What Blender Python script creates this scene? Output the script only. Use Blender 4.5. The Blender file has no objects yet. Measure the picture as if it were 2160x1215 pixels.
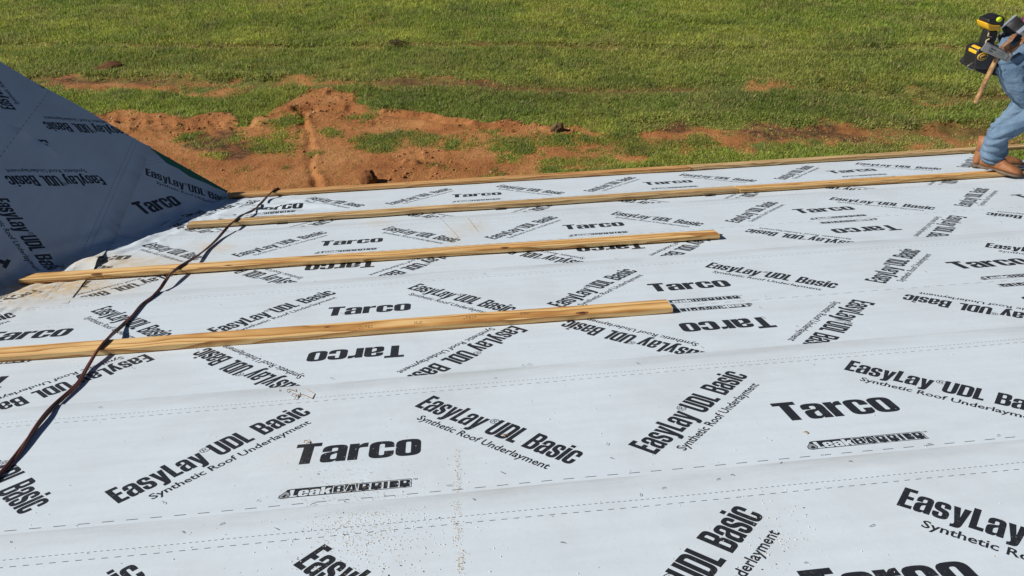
import bpy, bmesh, math, random
import numpy as np
from mathutils import Vector, Matrix, geometry

random.seed(7); rng = np.random.default_rng(11)
R_ = math.radians
sc = bpy.context.scene
col = sc.collection

# ------------------------------------------------------------------ frames
PITCH, DPITCH = R_(14.04), R_(39.4)          # main roof 3/12, dormer 10/12
cp, sp = math.cos(PITCH), math.sin(PITCH)
M_ROOF = np.array([[1, 0, 0], [0, cp, sp], [0, -sp, cp]])   # columns: along eave, down slope, normal
def rw(U, V, w=0.0):
    return Vector((U, V*cp + w*sp, -V*sp + w*cp))
CR = np.array([[0.99442068, -0.09570757, -0.04435731],
               [-0.07299903, -0.32081035, -0.94432614],
               [0.07614888, 0.94229548, -0.32600701]])
CC = np.array([0.64870726, -2.06844496, 0.97649819])
FPX = 1579.97
CW = M_ROOF @ CC
CRW = CR @ M_ROOF.T                           # rows: right, down, forward in world axes

# ------------------------------------------------------------------ camera, world, sun
cam = bpy.data.cameras.new("camera"); camo = bpy.data.objects.new("camera", cam); col.objects.link(camo)
mw = Matrix(((CRW[0][0], -CRW[1][0], -CRW[2][0], CW[0]),
             (CRW[0][1], -CRW[1][1], -CRW[2][1], CW[1]),
             (CRW[0][2], -CRW[1][2], -CRW[2][2], CW[2]), (0, 0, 0, 1)))
camo.matrix_world = mw
cam.sensor_width = 36; cam.lens = FPX/2160*36; cam.clip_start = .02; cam.clip_end = 2000
sc.camera = camo
SUN = Vector((-.806, .045, .588)).normalized()
W = bpy.data.worlds.new("World"); sc.world = W; W.use_nodes = True
nt = W.node_tree; bg = nt.nodes["Background"]
sky = nt.nodes.new("ShaderNodeTexSky"); sky.sky_type = 'NISHITA'; sky.sun_disc = False
sky.sun_elevation = math.asin(SUN.z); sky.sun_rotation = math.atan2(SUN.x, SUN.y)
sky.air_density = .38; sky.dust_density = .05; sky.ozone_density = 1.8
nt.links.new(sky.outputs[0], bg.inputs[0]); bg.inputs[1].default_value = .05
sun = bpy.data.lights.new("sun", 'SUN'); sun.energy = 5.0; sun.angle = R_(.5); sun.color = (1, .95, .87)
suno = bpy.data.objects.new("sun", sun); col.objects.link(suno)
suno.rotation_euler = (-SUN).to_track_quat('-Z', 'Y').to_euler()
sc.view_settings.view_transform = 'Standard'; sc.view_settings.look = 'None'
sc.view_settings.exposure = 0.08; sc.view_settings.gamma = 1.0
sc.cycles.use_denoising = True

# ------------------------------------------------------------------ helpers
def at(px, py, Y):
    """the world point at depth Y (outward from the house) on the sight line of a photo pixel"""
    ray = np.array([(px-1080)/FPX, (py-607.5)/FPX, 1.0]) @ CRW
    return Vector(CW + ray*((Y-CW[1])/ray[1]))
def on_roof(px, py, w=0.0):
    ray = np.array([(px-1080)/FPX, (py-607.5)/FPX, 1.0]) @ CR
    q = CC + ray*((w-CC[2])/ray[2]); return q[0], q[1]
def tag(o, label=None, cat=None, group=None, kind=None):
    if label: o['label'] = label
    if cat: o['category'] = cat
    if group: o['group'] = group
    if kind: o['kind'] = kind
    return o
def empty(name, loc=(0, 0, 0)):
    o = bpy.data.objects.new(name, None); o.empty_display_size = .1; col.objects.link(o); o.location = loc
    bpy.context.view_layer.update(); return o
def link(name, me, mats, parent=None, smooth=False):
    o = bpy.data.objects.new(name, me); col.objects.link(o)
    for m in (mats if isinstance(mats, (list, tuple)) else [mats]): me.materials.append(m)
    if smooth: me.polygons.foreach_set('use_smooth', [True]*len(me.polygons))
    if parent:
        o.parent = parent
        o.matrix_parent_inverse = parent.matrix_world.inverted()
    return o
def mesh(name, verts, faces, mats, parent=None, smooth=False):
    me = bpy.data.meshes.new(name); me.from_pydata([tuple(v) for v in verts], [], faces); me.update()
    return link(name, me, mats, parent, smooth)
def fast_mesh(name, V, F, mats, parent=None, smooth=False):
    """V (n,3) floats, F (m,k) ints"""
    V = np.asarray(V, np.float32); F = np.asarray(F, np.int32); k = F.shape[1]
    me = bpy.data.meshes.new(name); me.vertices.add(len(V)); me.vertices.foreach_set('co', V.ravel())
    me.loops.add(F.size); me.loops.foreach_set('vertex_index', F.ravel())
    me.polygons.add(len(F)); me.polygons.foreach_set('loop_start', np.arange(0, F.size, k, dtype=np.int32))
    me.polygons.foreach_set('loop_total', np.full(len(F), k, np.int32))
    me.update(calc_edges=True); me.validate()
    return link(name, me, mats, parent, smooth)
def from_bm(name, bm, mats, parent=None, smooth=False):
    me = bpy.data.meshes.new(name); bm.normal_update(); bm.to_mesh(me); bm.free()
    return link(name, me, mats, parent, smooth)
def bm_box(bm, c, s, M=None, bevel=0.0):
    r = bmesh.ops.create_cube(bm, size=1.0)
    T = Matrix.Translation(c) @ Matrix.Diagonal((s[0], s[1], s[2], 1))
    bmesh.ops.transform(bm, matrix=(M @ T if M else T), verts=r['verts'])
    if bevel:
        ed = list({e for v in r['verts'] for e in v.link_edges})
        bmesh.ops.bevel(bm, geom=ed, offset=bevel, segments=2, affect='EDGES', profile=.5)
def bm_rings(bm, rings, cap=True):
    """skin a list of closed rings (each a list of Vectors, same length)"""
    vs = [[bm.verts.new(p) for p in r] for r in rings]; n = len(rings[0])
    for a, b in zip(vs, vs[1:]):
        for i in range(n): bm.faces.new((a[i], a[(i+1) % n], b[(i+1) % n], b[i]))
    if cap:
        bm.faces.new(list(reversed(vs[0]))); bm.faces.new(vs[-1])
def frame_along(d, up=Vector((0, 0, 1))):
    d = d.normalized(); s = d.cross(up)
    if s.length < 1e-4: s = d.cross(Vector((1, 0, 0)))
    s.normalize(); return s, s.cross(d)
def bm_tube(bm, pts, rad, n=10, ell=1.0):
    rings = []; pts = [Vector(p) for p in pts]
    s = None
    for i, p in enumerate(pts):
        d = (pts[min(i+1, len(pts)-1)] - pts[max(i-1, 0)]).normalized()
        if s is None: s, u = frame_along(d)
        else:
            s = (s - d*s.dot(d)).normalized(); u = s.cross(d)
        r = rad[i] if isinstance(rad, (list, tuple)) else rad
        rings.append([p + s*(r*math.cos(2*math.pi*k/n)) + u*(r*ell*math.sin(2*math.pi*k/n)) for k in range(n)])
    bm_rings(bm, rings)
def spline(pts, n):
    pts = [np.array(p, float) for p in pts]; P = [2*pts[0]-pts[1]] + pts + [2*pts[-1]-pts[-2]]; out = []
    for i in range(1, len(P)-2):
        for k in range(n):
            t = k/n; a, b, c, d = P[i-1], P[i], P[i+1], P[i+2]
            out.append(.5*((2*b) + (c-a)*t + (2*a-5*b+4*c-d)*t*t + (3*b-a-3*c+d)*t**3))
    out.append(pts[-1]); return out
# numpy noise
def _h(ix, iy, seed):
    n = (ix.astype(np.int64)*374761393 + iy.astype(np.int64)*668265263 + seed*982451653) & 0xffffffff
    n = ((n ^ (n >> 13))*1274126177) & 0xffffffff
    return ((n ^ (n >> 16)) & 0xffff)/65535.0
def vnoise(x, y, seed=0):
    x = np.asarray(x, float); y = np.asarray(y, float)
    ix = np.floor(x); iy = np.floor(y); fx = x-ix; fy = y-iy
    fx = fx*fx*fx*(fx*(fx*6-15)+10); fy = fy*fy*fy*(fy*(fy*6-15)+10)
    a = _h(ix, iy, seed); b = _h(ix+1, iy, seed); c = _h(ix, iy+1, seed); d = _h(ix+1, iy+1, seed)
    return (a*(1-fx)+b*fx)*(1-fy) + (c*(1-fx)+d*fx)*fy
def fbm(x, y, seed=0, o=4):
    s = 0; a = .5; t = 0
    for k in range(o):
        s = s + a*vnoise(x*2**k, y*2**k, seed+k*17); t += a; a *= .5
    return s/t

# ------------------------------------------------------------------ materials
def mat(name, base=(.5, .5, .5), rough=.6, metal=0, spec=.5):
    m = bpy.data.materials.new(name); m.use_nodes = True; b = m.node_tree.nodes["Principled BSDF"]
    b.inputs['Base Color'].default_value = (*base, 1); b.inputs['Roughness'].default_value = rough
    b.inputs['Metallic'].default_value = metal; b.inputs['Specular IOR Level'].default_value = spec
    return m
class NT:
    def __init__(s, m): s.t = m.node_tree; s.b = s.t.nodes["Principled BSDF"]
    def n(s, typ, **kw):
        x = s.t.nodes.new("ShaderNode"+typ)
        for k, v in kw.items():
            if k.startswith('i_'):
                key = k[2:]; key = int(key) if key.isdigit() else key.replace('_', ' ')
                if isinstance(v, bpy.types.NodeSocket): s.t.links.new(v, x.inputs[key])
                else: x.inputs[key].default_value = v
            else: setattr(x, k, v)
        return x
    def l(s, a, b): s.t.links.new(a, b)
    def noise(s, vec, scale, detail=4, rough=.55, dist=0):
        x = s.n('TexNoise'); x.inputs['Scale'].default_value = scale; x.inputs['Detail'].default_value = detail
        x.inputs['Roughness'].default_value = rough; x.inputs['Distortion'].default_value = dist
        if vec is not None: s.l(vec, x.inputs['Vector'])
        return x.outputs['Fac']
    def ramp(s, fac, stops):
        x = s.n('ValToRGB'); r = x.color_ramp
        while len(r.elements) < len(stops): r.elements.new(.5)
        for e, (p, c) in zip(r.elements, stops): e.position = p; e.color = (*c, 1) if len(c) == 3 else c
        s.l(fac, x.inputs[0]); return x.outputs[0]
    def mix(s, fac, a, b, mode='MIX'):
        x = s.n('Mix', data_type='RGBA', blend_type=mode)
        for sock, v in ((x.inputs[0], fac), (x.inputs[6], a), (x.inputs[7], b)):
            if isinstance(v, bpy.types.NodeSocket): s.l(v, sock)
            elif isinstance(v, (int, float)): sock.default_value = v
            else: sock.default_value = (*v, 1)
        return x.outputs[2]
    def math(s, op, a, b=None, c=None):
        x = s.n('Math', operation=op)
        for i, v in enumerate((a, b, c)):
            if v is None: continue
            if isinstance(v, bpy.types.NodeSocket): s.l(v, x.inputs[i])
            else: x.inputs[i].default_value = v
        return x.outputs[0]
    def mapr(s, v, a, b, c=0, d=1):
        x = s.n('MapRange'); s.l(v, x.inputs[0])
        for i, q in enumerate((a, b, c, d)): x.inputs[i+1].default_value = q
        return x.outputs[0]
    def bump(s, h, strength=.3, dist=.01):
        x = s.n('Bump'); x.inputs['Strength'].default_value = strength; x.inputs['Distance'].default_value = dist
        s.l(h, x.inputs['Height']); s.l(x.outputs[0], s.b.inputs['Normal'])
    def mapping(s, vec, scale=(1, 1, 1), loc=(0, 0, 0)):
        x = s.n('Mapping'); x.inputs['Scale'].default_value = scale; x.inputs['Location'].default_value = loc
        s.l(vec, x.inputs[0]); return x.outputs[0]

def make_sheet_mats():
    m = mat("underlayment", (.6, .65, .7), .5, 0, .25); t = NT(m)
    uv = t.n('UVMap', uv_map='roll').outputs[0]; dv = t.n('UVMap', uv_map='dev').outputs[0]
    streak = t.noise(t.mapping(uv, (3, 26, 1)), 1.0, 5, .6)
    blot = t.noise(dv, 2.3, 6, .62); fine = t.noise(dv, 60, 3, .6)
    c = t.mix(t.mapr(streak, .35, .75), SHEET_A, SHEET_B)
    c = t.mix(t.math('MULTIPLY', t.mapr(blot, .48, .78), .35), c, (.50, .52, .52))
    c = t.mix(t.math('MULTIPLY', t.mapr(fine, .60, .8), .22), c, (.42, .43, .42))
    # greyer, mottled band, strongest at each sheet's lower edge
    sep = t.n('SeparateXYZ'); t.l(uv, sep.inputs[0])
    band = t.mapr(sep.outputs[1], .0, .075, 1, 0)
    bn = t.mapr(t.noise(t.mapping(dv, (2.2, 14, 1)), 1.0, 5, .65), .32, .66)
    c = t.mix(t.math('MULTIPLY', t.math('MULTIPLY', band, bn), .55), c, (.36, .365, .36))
    d = t.n('Attribute', attribute_name='dust').outputs['Fac']
    dn = t.mapr(t.noise(dv, 34, 5, .7), .36, .62)
    c = t.mix(t.math('MULTIPLY', d, t.mapr(t.noise(dv, 26, 5, .7), .30, .58)), c, (.64, .47, .24))
    t.l(c, t.b.inputs['Base Color'])
    w = t.n('TexBrick', i_Scale=1.0); w.inputs['Vector'].default_value = (0, 0, 0)
    wv = t.noise(t.mapping(dv, (700, 300, 1)), 1.0, 2)
    cr = t.noise(dv, 9, 5, .6)
    t.bump(t.math('ADD', t.math('MULTIPLY', wv, .06), t.math('MULTIPLY', cr, .9)), .22, .006)
    k = mat("black_ink", (.02, .022, .026), .45); q = NT(k)
    dv = q.n('UVMap', uv_map='dev').outputs[0]
    # thin ink: the woven ribs show through as pale flecks
    n1 = q.noise(q.mapping(dv, (240, 90, 1)), 1.0, 2); n2 = q.noise(dv, 14, 3)
    wear = q.math('MULTIPLY', q.mapr(n1, .58, .74), q.mapr(n2, .42, .68))
    cc = q.mix(wear, (.02, .022, .027), (.16, .17, .18))
    d = q.n('Attribute', attribute_name='dust').outputs['Fac']
    dn = q.mapr(q.noise(dv, 34, 5, .7), .36, .62)
    cc = q.mix(q.math('MULTIPLY', q.math('MULTIPLY', d, dn), .6), cc, (.5, .38, .22))
    q.l(cc, q.b.inputs['Base Color'])
    g = mat("grey_ink", (.30, .33, .36), .45)
    return [m, k, g]
SHEET_A, SHEET_B = (.67, .755, .835), (.62, .70, .78)
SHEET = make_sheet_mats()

def make_wood(name, light, mid, dark):
    m = mat(name, mid, .62); t = NT(m)
    oc = t.n('TexCoord').outputs['Object']; oi = t.n('ObjectInfo').outputs['Random']
    off = t.n('CombineXYZ'); t.l(t.math('MULTIPLY', oi, 37.0), off.inputs[0]); t.l(t.math('MULTIPLY', oi, 3.0), off.inputs[2])
    va = t.n('VectorMath', operation='ADD'); t.l(oc, va.inputs[0]); t.l(off.outputs[0], va.inputs[1]); v = va.outputs[0]
    sx = t.n('SeparateXYZ'); t.l(oc, sx.inputs[0])
    warp = t.noise(t.mapping(v, (.9, 2.2, 2.2)), 1.0, 3, .5)
    warp2 = t.noise(t.mapping(v, (2.6, 9, 9)), 1.0, 3, .5)
    yy = t.math('ADD', sx.outputs[1], t.math('MULTIPLY', t.math('SUBTRACT', warp, .5), .19))
    zz = t.math('ADD', t.math('ADD', sx.outputs[2], .035), t.math('MULTIPLY', t.math('SUBTRACT', warp2, .5), .035))
    rad = t.math('SQRT', t.math('ADD', t.math('MULTIPLY', yy, yy), t.math('MULTIPLY', zz, zz)))
    vo = t.n('TexVoronoi', feature='F1', distance='EUCLIDEAN'); vo.inputs['Scale'].default_value = 1.0
    t.l(t.mapping(v, (1.25, 11, 11)), vo.inputs['Vector'])
    kd = t.mapr(vo.outputs['Distance'], .0, .30, 1, 0)
    rad = t.math('ADD', rad, t.math('MULTIPLY', t.math('MULTIPLY', kd, kd), .035))
    ph = t.math('FRACT', t.math('MULTIPLY', rad, 62.0))
    fib = t.noise(t.mapping(v, (7, 260, 260)), 1.0, 3, .6)
    c = t.ramp(ph, [(0.0, light), (.35, light), (.68, mid), (.90, dark), (1.0, light)])
    c = t.mix(t.math('MULTIPLY', t.mapr(fib, .35, .7), .24), c, mid)
    big = t.noise(t.mapping(v, (1.6, 4, 4)), 1.0, 4)
    c = t.mix(t.math('MULTIPLY', t.mapr(big, .42, .75), .28), c, tuple(x*.72 for x in mid))
    c = t.mix(t.mapr(vo.outputs['Distance'], .055, .085, .88, 0), c, (.075, .032, .014))
    t.l(c, t.b.inputs['Base Color'])
    t.bump(t.math('ADD', t.math('MULTIPLY', ph, .5), fib), .25, .0012)
    return m
WOOD = make_wood("pine", (.84, .565, .245), (.60, .315, .095), (.29, .105, .022))
WOOD_GREY = make_wood("weathered_pine", (.70, .50, .25), (.50, .31, .13), (.25, .125, .045))
WOOD_RED = make_wood("reddish_pine", (.72, .44, .18), (.53, .25, .08), (.26, .09, .022))
ZIP = mat("green_sheathing", (.02, .19, .11), .6)
OSB = mat("osb_deck", (.42, .29, .16), .8)
SIDING = mat("house_wrap", (.55, .55, .52), .7)

# ------------------------------------------------------------------ lettering (outlines in cap heights, y up)
def rnd(pts, n=5):
    """closed outline with rounded corners: points are (x, y) or (x, y, radius)"""
    out = []; N = len(pts)
    for i in range(N):
        p = np.array(pts[i][:2], float); r = pts[i][2] if len(pts[i]) > 2 else 0
        if r <= 0: out.append(p); continue
        a = np.array(pts[i-1][:2], float)-p; b = np.array(pts[(i+1) % N][:2], float)-p
        la, lb = np.linalg.norm(a), np.linalg.norm(b)
        ra, rb = min(r, la*.5 if len(pts[i-1]) > 2 else la*.98), min(r, lb*.5 if len(pts[(i+1) % N]) > 2 else lb*.98)
        A = p+a/la*ra; B = p+b/lb*rb
        for k in range(n+1):
            s = k/n; w = .42     # between a chord and the corner: close to a circle
            q = (1-s)**2*A + 2*s*(1-s)*p + s*s*B
            out.append(q)
    return out
G = {}   # glyph -> (width, [outer...], [holes...])
G['E'] = (.43, [[(0,0),(0,1),(.42,1),(.42,.835),(.205,.835),(.205,.6),(.39,.6),(.39,.435),(.205,.435),(.205,.165),(.43,.165),(.43,0)]], [])
G['L'] = (.40, [[(0,0),(0,1),(.205,1),(.205,.165),(.40,.165),(.40,0)]], [])
G['T'] = (.50, [[(0,1),(.5,1),(.5,.82),(.355,.82),(.355,0),(.145,0),(.145,.82),(0,.82)]], [])
G['I'] = (.21, [[(0,0),(0,1),(.21,1),(.21,0)]], [])
G['U'] = (.54, [[(0,1),(.2,1),(.2,.15,.05),(.34,.15,.05),(.34,1),(.54,1),(.54,-.015,.24),(0,-.015,.24)]], [])
G['D'] = (.54, [[(0,0),(0,1),(.54,1,.24),(.54,0,.24)]], [[(.2,.16),(.2,.84),(.34,.84,.07),(.34,.16,.07)]])
G['B'] = (.54, [[(0,0),(0,1),(.53,1,.2),(.53,.53,.13),(.44,.52),(.545,.49,.12),(.545,0,.21)]],
          [[(.2,.6),(.2,.85),(.335,.85,.06),(.335,.6,.06)], [(.2,.15),(.2,.45),(.34,.45,.06),(.34,.15,.06)]])
G['A'] = (.56, [[(0,0),(.13,1),(.43,1),(.56,0),(.36,0),(.345,.18),(.215,.18),(.2,0)]], [[(.23,.33),(.33,.33),(.28,.8)]])
G['R'] = (.54, [[(0,0),(0,1),(.54,1,.2),(.54,.52,.13),(.44,.47),(.53,.42,.06),(.54,0),(.34,0),(.34,.4,.05),(.2,.4),(.2,0)]], [[(.2,.56),(.2,.84),(.34,.84,.06),(.34,.56,.06)]])
G['i'] = (.205, [[(0,0),(0,.8),(.205,.8),(.205,0)], [(0,.86),(0,1),(.205,1),(.205,.86)]], [])
G['a'] = (.50, [[(.01,.5),(.01,.815,.2),(.5,.815,.19),(.5,0),(.31,0),(.31,.06),(.24,-.012,.03),(0,-.012,.16),(0,.44,.13),(.31,.52,.04),(.31,.67,.045),(.195,.67,.045),(.195,.5)]],
          [[(.195,.13,.04),(.195,.33,.05),(.31,.41),(.31,.16),(.28,.13,.02)]])
G['s'] = (.475, [[(.465,.53),(.465,.815,.2),(0,.815,.2),(0,.40,.15),(.285,.29,.05),(.285,.125,.04),(.19,.125,.04),(.19,.29),(.005,.29),(.005,-.012,.2),(.475,-.012,.2),(.475,.42,.15),(.185,.53,.05),(.185,.675,.04),(.28,.675,.04),(.28,.53)]], [])
G['c'] = (.49, [[(.49,.48),(.49,.815,.21),(0,.815,.21),(0,-.012,.21),(.49,-.012,.21),(.49,.32),(.3,.32),(.3,.13,.045),(.2,.13,.045),(.2,.675,.045),(.3,.675,.045),(.3,.48)]], [])
G['o'] = (.50, [[(0,-.012,.21),(0,.815,.21),(.5,.815,.21),(.5,-.012,.21)]], [[(.2,.13,.045),(.3,.13,.045),(.3,.675,.045),(.2,.675,.045)]])
G['r'] = (.37, [[(0,0),(0,.8),(.195,.8),(.195,.71),(.26,.80,.05),(.37,.815),(.37,.59),(.195,.59,.08),(.195,0)]], [])
G['y'] = (.51, [[(0,.8),(.2,.8),(.262,.33),(.31,.8),(.51,.8),(.385,.02),(.34,-.2,.14),(.06,-.2),(.06,-.06),(.13,-.06,.04),(.155,.02,.04)]], [])
G['k'] = (.52, [[(0,0),(0,1),(.2,1),(.2,.53),(.32,.8),(.52,.8),(.40,.45),(.53,0),(.33,0),(.235,.34),(.2,.26),(.2,0)]], [])
G['e'] = (.50, [[(.5,.35),(.5,.815,.21),(0,.815,.21),(0,-.012,.21),(.5,-.012,.21),(.5,.25),(.3,.25),(.3,.13,.045),(.2,.13,.045),(.2,.35)]], [[(.2,.46),(.3,.46),(.3,.675,.045),(.2,.675,.045)]])
def heavy(text, gap=.035, space=.17):
    """list of (polygon, value): value 1 = ink, 0 = hole; x in cap heights"""
    x = 0; out = []; marks = {}
    for i, ch in enumerate(text):
        if ch == ' ': x += space; continue
        w, outer, holes = G[ch]; marks[i] = x
        for q in outer: out.append((np.array(rnd(q))+[x, 0], 1))
        for q in holes: out.append((np.array(rnd(q))+[x, 0], 0))
        x += w+gap
    return out, x-gap, marks
_fc = {}
def font_polys(text, bold=0.0):
    """outlines of a text set in Blender's built-in font, height normalised to cap height 1"""
    key = (text, bold)
    if key in _fc: return _fc[key]
    cu = bpy.data.curves.new('txt', 'FONT'); cu.body = text; cu.resolution_u = 2; cu.offset = bold
    o = bpy.data.objects.new('txt', cu); col.objects.link(o)
    dg = bpy.context.evaluated_depsgraph_get(); ev = o.evaluated_get(dg); me = ev.to_mesh()
    bm = bmesh.new(); bm.from_mesh(me); ev.to_mesh_clear()
    bm.verts.index_update()
    be = {}                                    # directed boundary edges, each face's own winding
    for f in bm.faces:
        vs = list(f.verts)
        for p, q in zip(vs, vs[1:]+vs[:1]): be[(p.index, q.index)] = (p, q)
    nxt = {}
    for (i, j), (p, q) in be.items():
        if (j, i) not in be: nxt.setdefault(i, []).append(q)
    co = {v.index: v.co.copy() for v in bm.verts}; polys = []
    while nxt:
        s0 = next(iter(nxt)); loop = [s0]; cur = s0
        while True:
            ls = nxt.get(cur)
            if not ls: break
            q = ls.pop()
            if not ls: del nxt[cur]
            cur = q.index
            if cur == s0: break
            loop.append(cur)
        if len(loop) > 2: polys.append(np.array([(co[i].x, co[i].y) for i in loop])/.727)
    bm.free(); bpy.data.objects.remove(o); bpy.data.curves.remove(cu)
    def inside(p, q):
        x, y = p; c = False
        for (x1, y1), (x2, y2) in zip(q, np.roll(q, -1, 0)):
            if (y1 > y) != (y2 > y) and x < (x2-x1)*(y-y1)/(y2-y1)+x1: c = not c
        return c
    res = []
    for i, p in enumerate(polys):
        d = sum(inside(p[0], q) for j, q in enumerate(polys) if j != i); res.append((d, p))
    res.sort(key=lambda t: t[0])
    out = [(p, 1 if d % 2 == 0 else 0) for d, p in res]
    _fc[key] = out; return out

P_ROLL, W_ROLL, CAP = 1.2402, 1.219, .0775
def one_row():
    """the print of one period of one half of the roll; coordinates (u, t), t measured in from the edge"""
    out = []
    def put(polys, org, ang, sx, sy):
        d = np.array([math.cos(ang), math.sin(ang)]); n = np.array([math.sin(ang), -math.cos(ang)])  # n: up, towards the edge
        for q, v in polys:
            q = np.asarray(q); out.append((np.array(org)+np.outer(q[:, 0]*sx, d)+np.outer(q[:, 1]*sy, n), v))
    e1, w1, _ = heavy("EasyLay"); e2, w2, _ = heavy("UDL"); e3, w3, _ = heavy("Basic")
    k = .82
    for org, ang in (((.5132, .1894), R_(44)), ((-.1434, .5427), R_(-44))):
        o = np.array(org); d = np.array([math.cos(ang), math.sin(ang)]); n = np.array([math.sin(ang), -math.cos(ang)])
        put(e1, o, ang, CAP*k, CAP)
        put(font_polys("®", .004), o+d*(CAP*(w1*k+.03))+n*(CAP*.62), ang, CAP*.34, CAP*.34)
        put(e2, o+d*(CAP*(w1*k+.33)), ang, CAP*k, CAP)
        put(e3, o+d*(CAP*4.82), ang, CAP*k, CAP)
        sub = font_polys("Synthetic Roof Underlayment", .022)
        L = max(p[:, 0].max() for p, _ in sub)
        put(sub, o+d*.055-n*.0475, ang, .433/L, .0262)
    tr, wt, _ = heavy("Tarco", .03)
    put(tr, (.2224, .4445), 0, .314/wt, .0965)
    # leak barrier strip: dark plate, drop, white letters, outlined dark letters
    x0, x1, t0, t1 = .2290, .5180, .5475, .5825
    out.append((np.array([(x0+.012, t1), (x0, t1-.004), (x0+.004, t0+.002), (x0+.014, t0), (x1-.004, t0), (x1, t0+.004), (x1, t1)]), 1))
    wh, ww, _ = heavy("Leak", .04); hh = .029
    put([(q, 1-v) for q, v in wh], (x0+.012, t1-.003), 0, .094/ww, hh*.98)
    bx = x0+.111
    br, wb, _ = heavy("BARRIER", .10)
    sx = (x1-.004-bx)/wb
    for q, v in br:
        if v:
            q = np.asarray(q); c = (q.max(0)+q.min(0))/2; e = (q.max(0)-q.min(0))/2
            g = c+(q-c)*(e+np.array([.055, .05]))/e
            put([(g, 0)], (bx, t1-.004), 0, sx, .0275)
    for q, v in br: put([(q, v)], (bx, t1-.004), 0, sx, .0275)
    dr = np.array([(x0+.003, t0+.006), (x0+.013, t0+.014), (x0+.016, t0+.024), (x0+.010, t1+.001), (x0-.003, t1+.002), (x0-.011, t1-.003), (x0-.010, t1-.013), (x0-.003, t1-.021)])
    out.append((dr, 1)); c = dr.mean(0); out.append((c+(dr-c)*.82, 2))
    out.append((c+(dr-c)*[.42, .42]+[.001, .003], 1))
    put(font_polys("TM", .02), (x1+.002, t0+.007), 0, .006, .006)
    return out
ROW = one_row()
def tri_area(q):
    x, y = q[:, 0], q[:, 1]; return .5*abs(np.dot(x, np.roll(y, -1))-np.dot(y, np.roll(x, -1)))
def inpoly(X, Y, poly):
    c = np.zeros(np.shape(X), bool); poly = np.asarray(poly, float)
    for (x1, y1), (x2, y2) in zip(poly, np.roll(poly, -1, 0)):
        if y1 == y2: continue
        c ^= ((y1 > Y) != (y2 > Y)) & (X < (x2-x1)*(Y-y1)/(y2-y1)+x1)
    return c

# ------------------------------------------------------------------ the folded roof surface
P0 = np.array([-.8065, 3.1088])
VD = np.array([math.tan(PITCH), math.tan(DPITCH)/cp]); VD /= np.linalg.norm(VD)       # valley, upwards in (U, V)
VM = np.array([VD[1], -VD[0]])                                                       # to the main-roof side
DELTA = math.acos(math.cos(DPITCH)*cp); FR = .05
ANG_D = math.atan2(math.tan(DPITCH), math.tan(PITCH)/math.cos(DPITCH))                # valley angle from dormer b axis
ROT = math.atan2(VD[1], VD[0])-ANG_D
def dev_of(a, b):
    """dormer coordinates (a out along the eave line, b down slope, from the corner) to developed main-plane ones"""
    a = np.asarray(a, float); b = np.asarray(b, float); c, s = math.cos(ROT), math.sin(ROT)
    return np.stack([P0[0]+c*b-s*a, P0[1]+s*b+c*a], -1)
def fold(D, h):
    """developed point + layer height -> world"""
    d = D-P0; s = d@VM; l = d@VD
    phi = np.clip((FR-s)/(2*FR), 0, 1)*DELTA; rho = 2*FR/DELTA; rem = np.maximum(-FR-s, 0)
    x = np.where(s > FR, s, FR-rho*np.sin(phi)-np.cos(DELTA)*rem)
    y = np.where(s > FR, 0, rho*(1-np.cos(phi))+np.sin(DELTA)*rem)
    x = x+np.sin(phi)*h; y = y+np.cos(phi)*h
    q = P0+np.outer(l, VD)+np.outer(x, VM)
    return np.stack([q[:, 0], q[:, 1]*cp+y*sp, -q[:, 1]*sp+y*cp], -1)
def uval(V): return P0[0]+(V-P0[1])*VD[0]/VD[1]
BUB = np.array(on_roof(196, 552))
def ripple(D):
    U, V = D[:, 0], D[:, 1]; d = D-P0; s = d@VM; l = d@VD
    base = (fbm(U*1.7, V*2.3, 3, 3)-.5)*.0050 + (fbm(U*6, V*7, 9, 2)-.5)*.0012
    a = np.exp(-(np.maximum(s, 0)/.30)**2-(np.minimum(s, 0)/.12)**2)*.022
    wv = np.sin(l*5+ (s+fbm(U*3, V*3, 5, 3)*.30)*62)*.35+(fbm(s*16+3*fbm(U*4, V*4, 2, 2), l*4.5, 21, 3)-.5)*1.5
    z = base+a*wv*.6
    g = np.exp(-((U+.42)/.34)**2-((V-2.62)/.24)**2)*.028
    z = z+g*(np.sin((V*34+U*9)+fbm(U*5, V*5, 31, 3)*5)*.32+(fbm(U*7, V*13, 41, 3)-.5)*.9)
    dorm = np.clip((-s-.1)/.2, 0, 1)
    z = z+dorm*((fbm(U*2.2, V*2.2, 51, 4)-.5)*.016+(fbm(U*9, V*9, 57, 3)-.5)*.0035)
    return z
DUST = [(60, 612, 100, 24, 1.0), (130, 604, 130, 18, 1.0), (250, 552, 110, 16, .8), (330, 560, 120, 14, .6), (450, 520, 40, 10, .6),
        (170, 560, 60, 14, .5), (20, 640, 60, 18, .5), (610, 965, 46, 36, .16), (800, 470, 30, 10, .3), (1000, 478, 26, 16, .4), (960, 495, 20, 24, .35), (910, 990, 60, 10, .12)]
DUSTC = []
for px, py, rx, ry, s_ in DUST:
    c = np.array(on_roof(px, py)); ex = np.array(on_roof(px+rx, py))-c; ey = np.array(on_roof(px, py+ry))-c
    DUSTC.append((c, np.linalg.inv(np.stack([ex, ey], 1)), s_))
def dust_at(D):
    o = np.zeros(len(D))
    for c, I, s_ in DUSTC:
        q = (D-c)@I.T; o = np.maximum(o, s_*np.exp(-(q**2).sum(1)))
    return o

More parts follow.
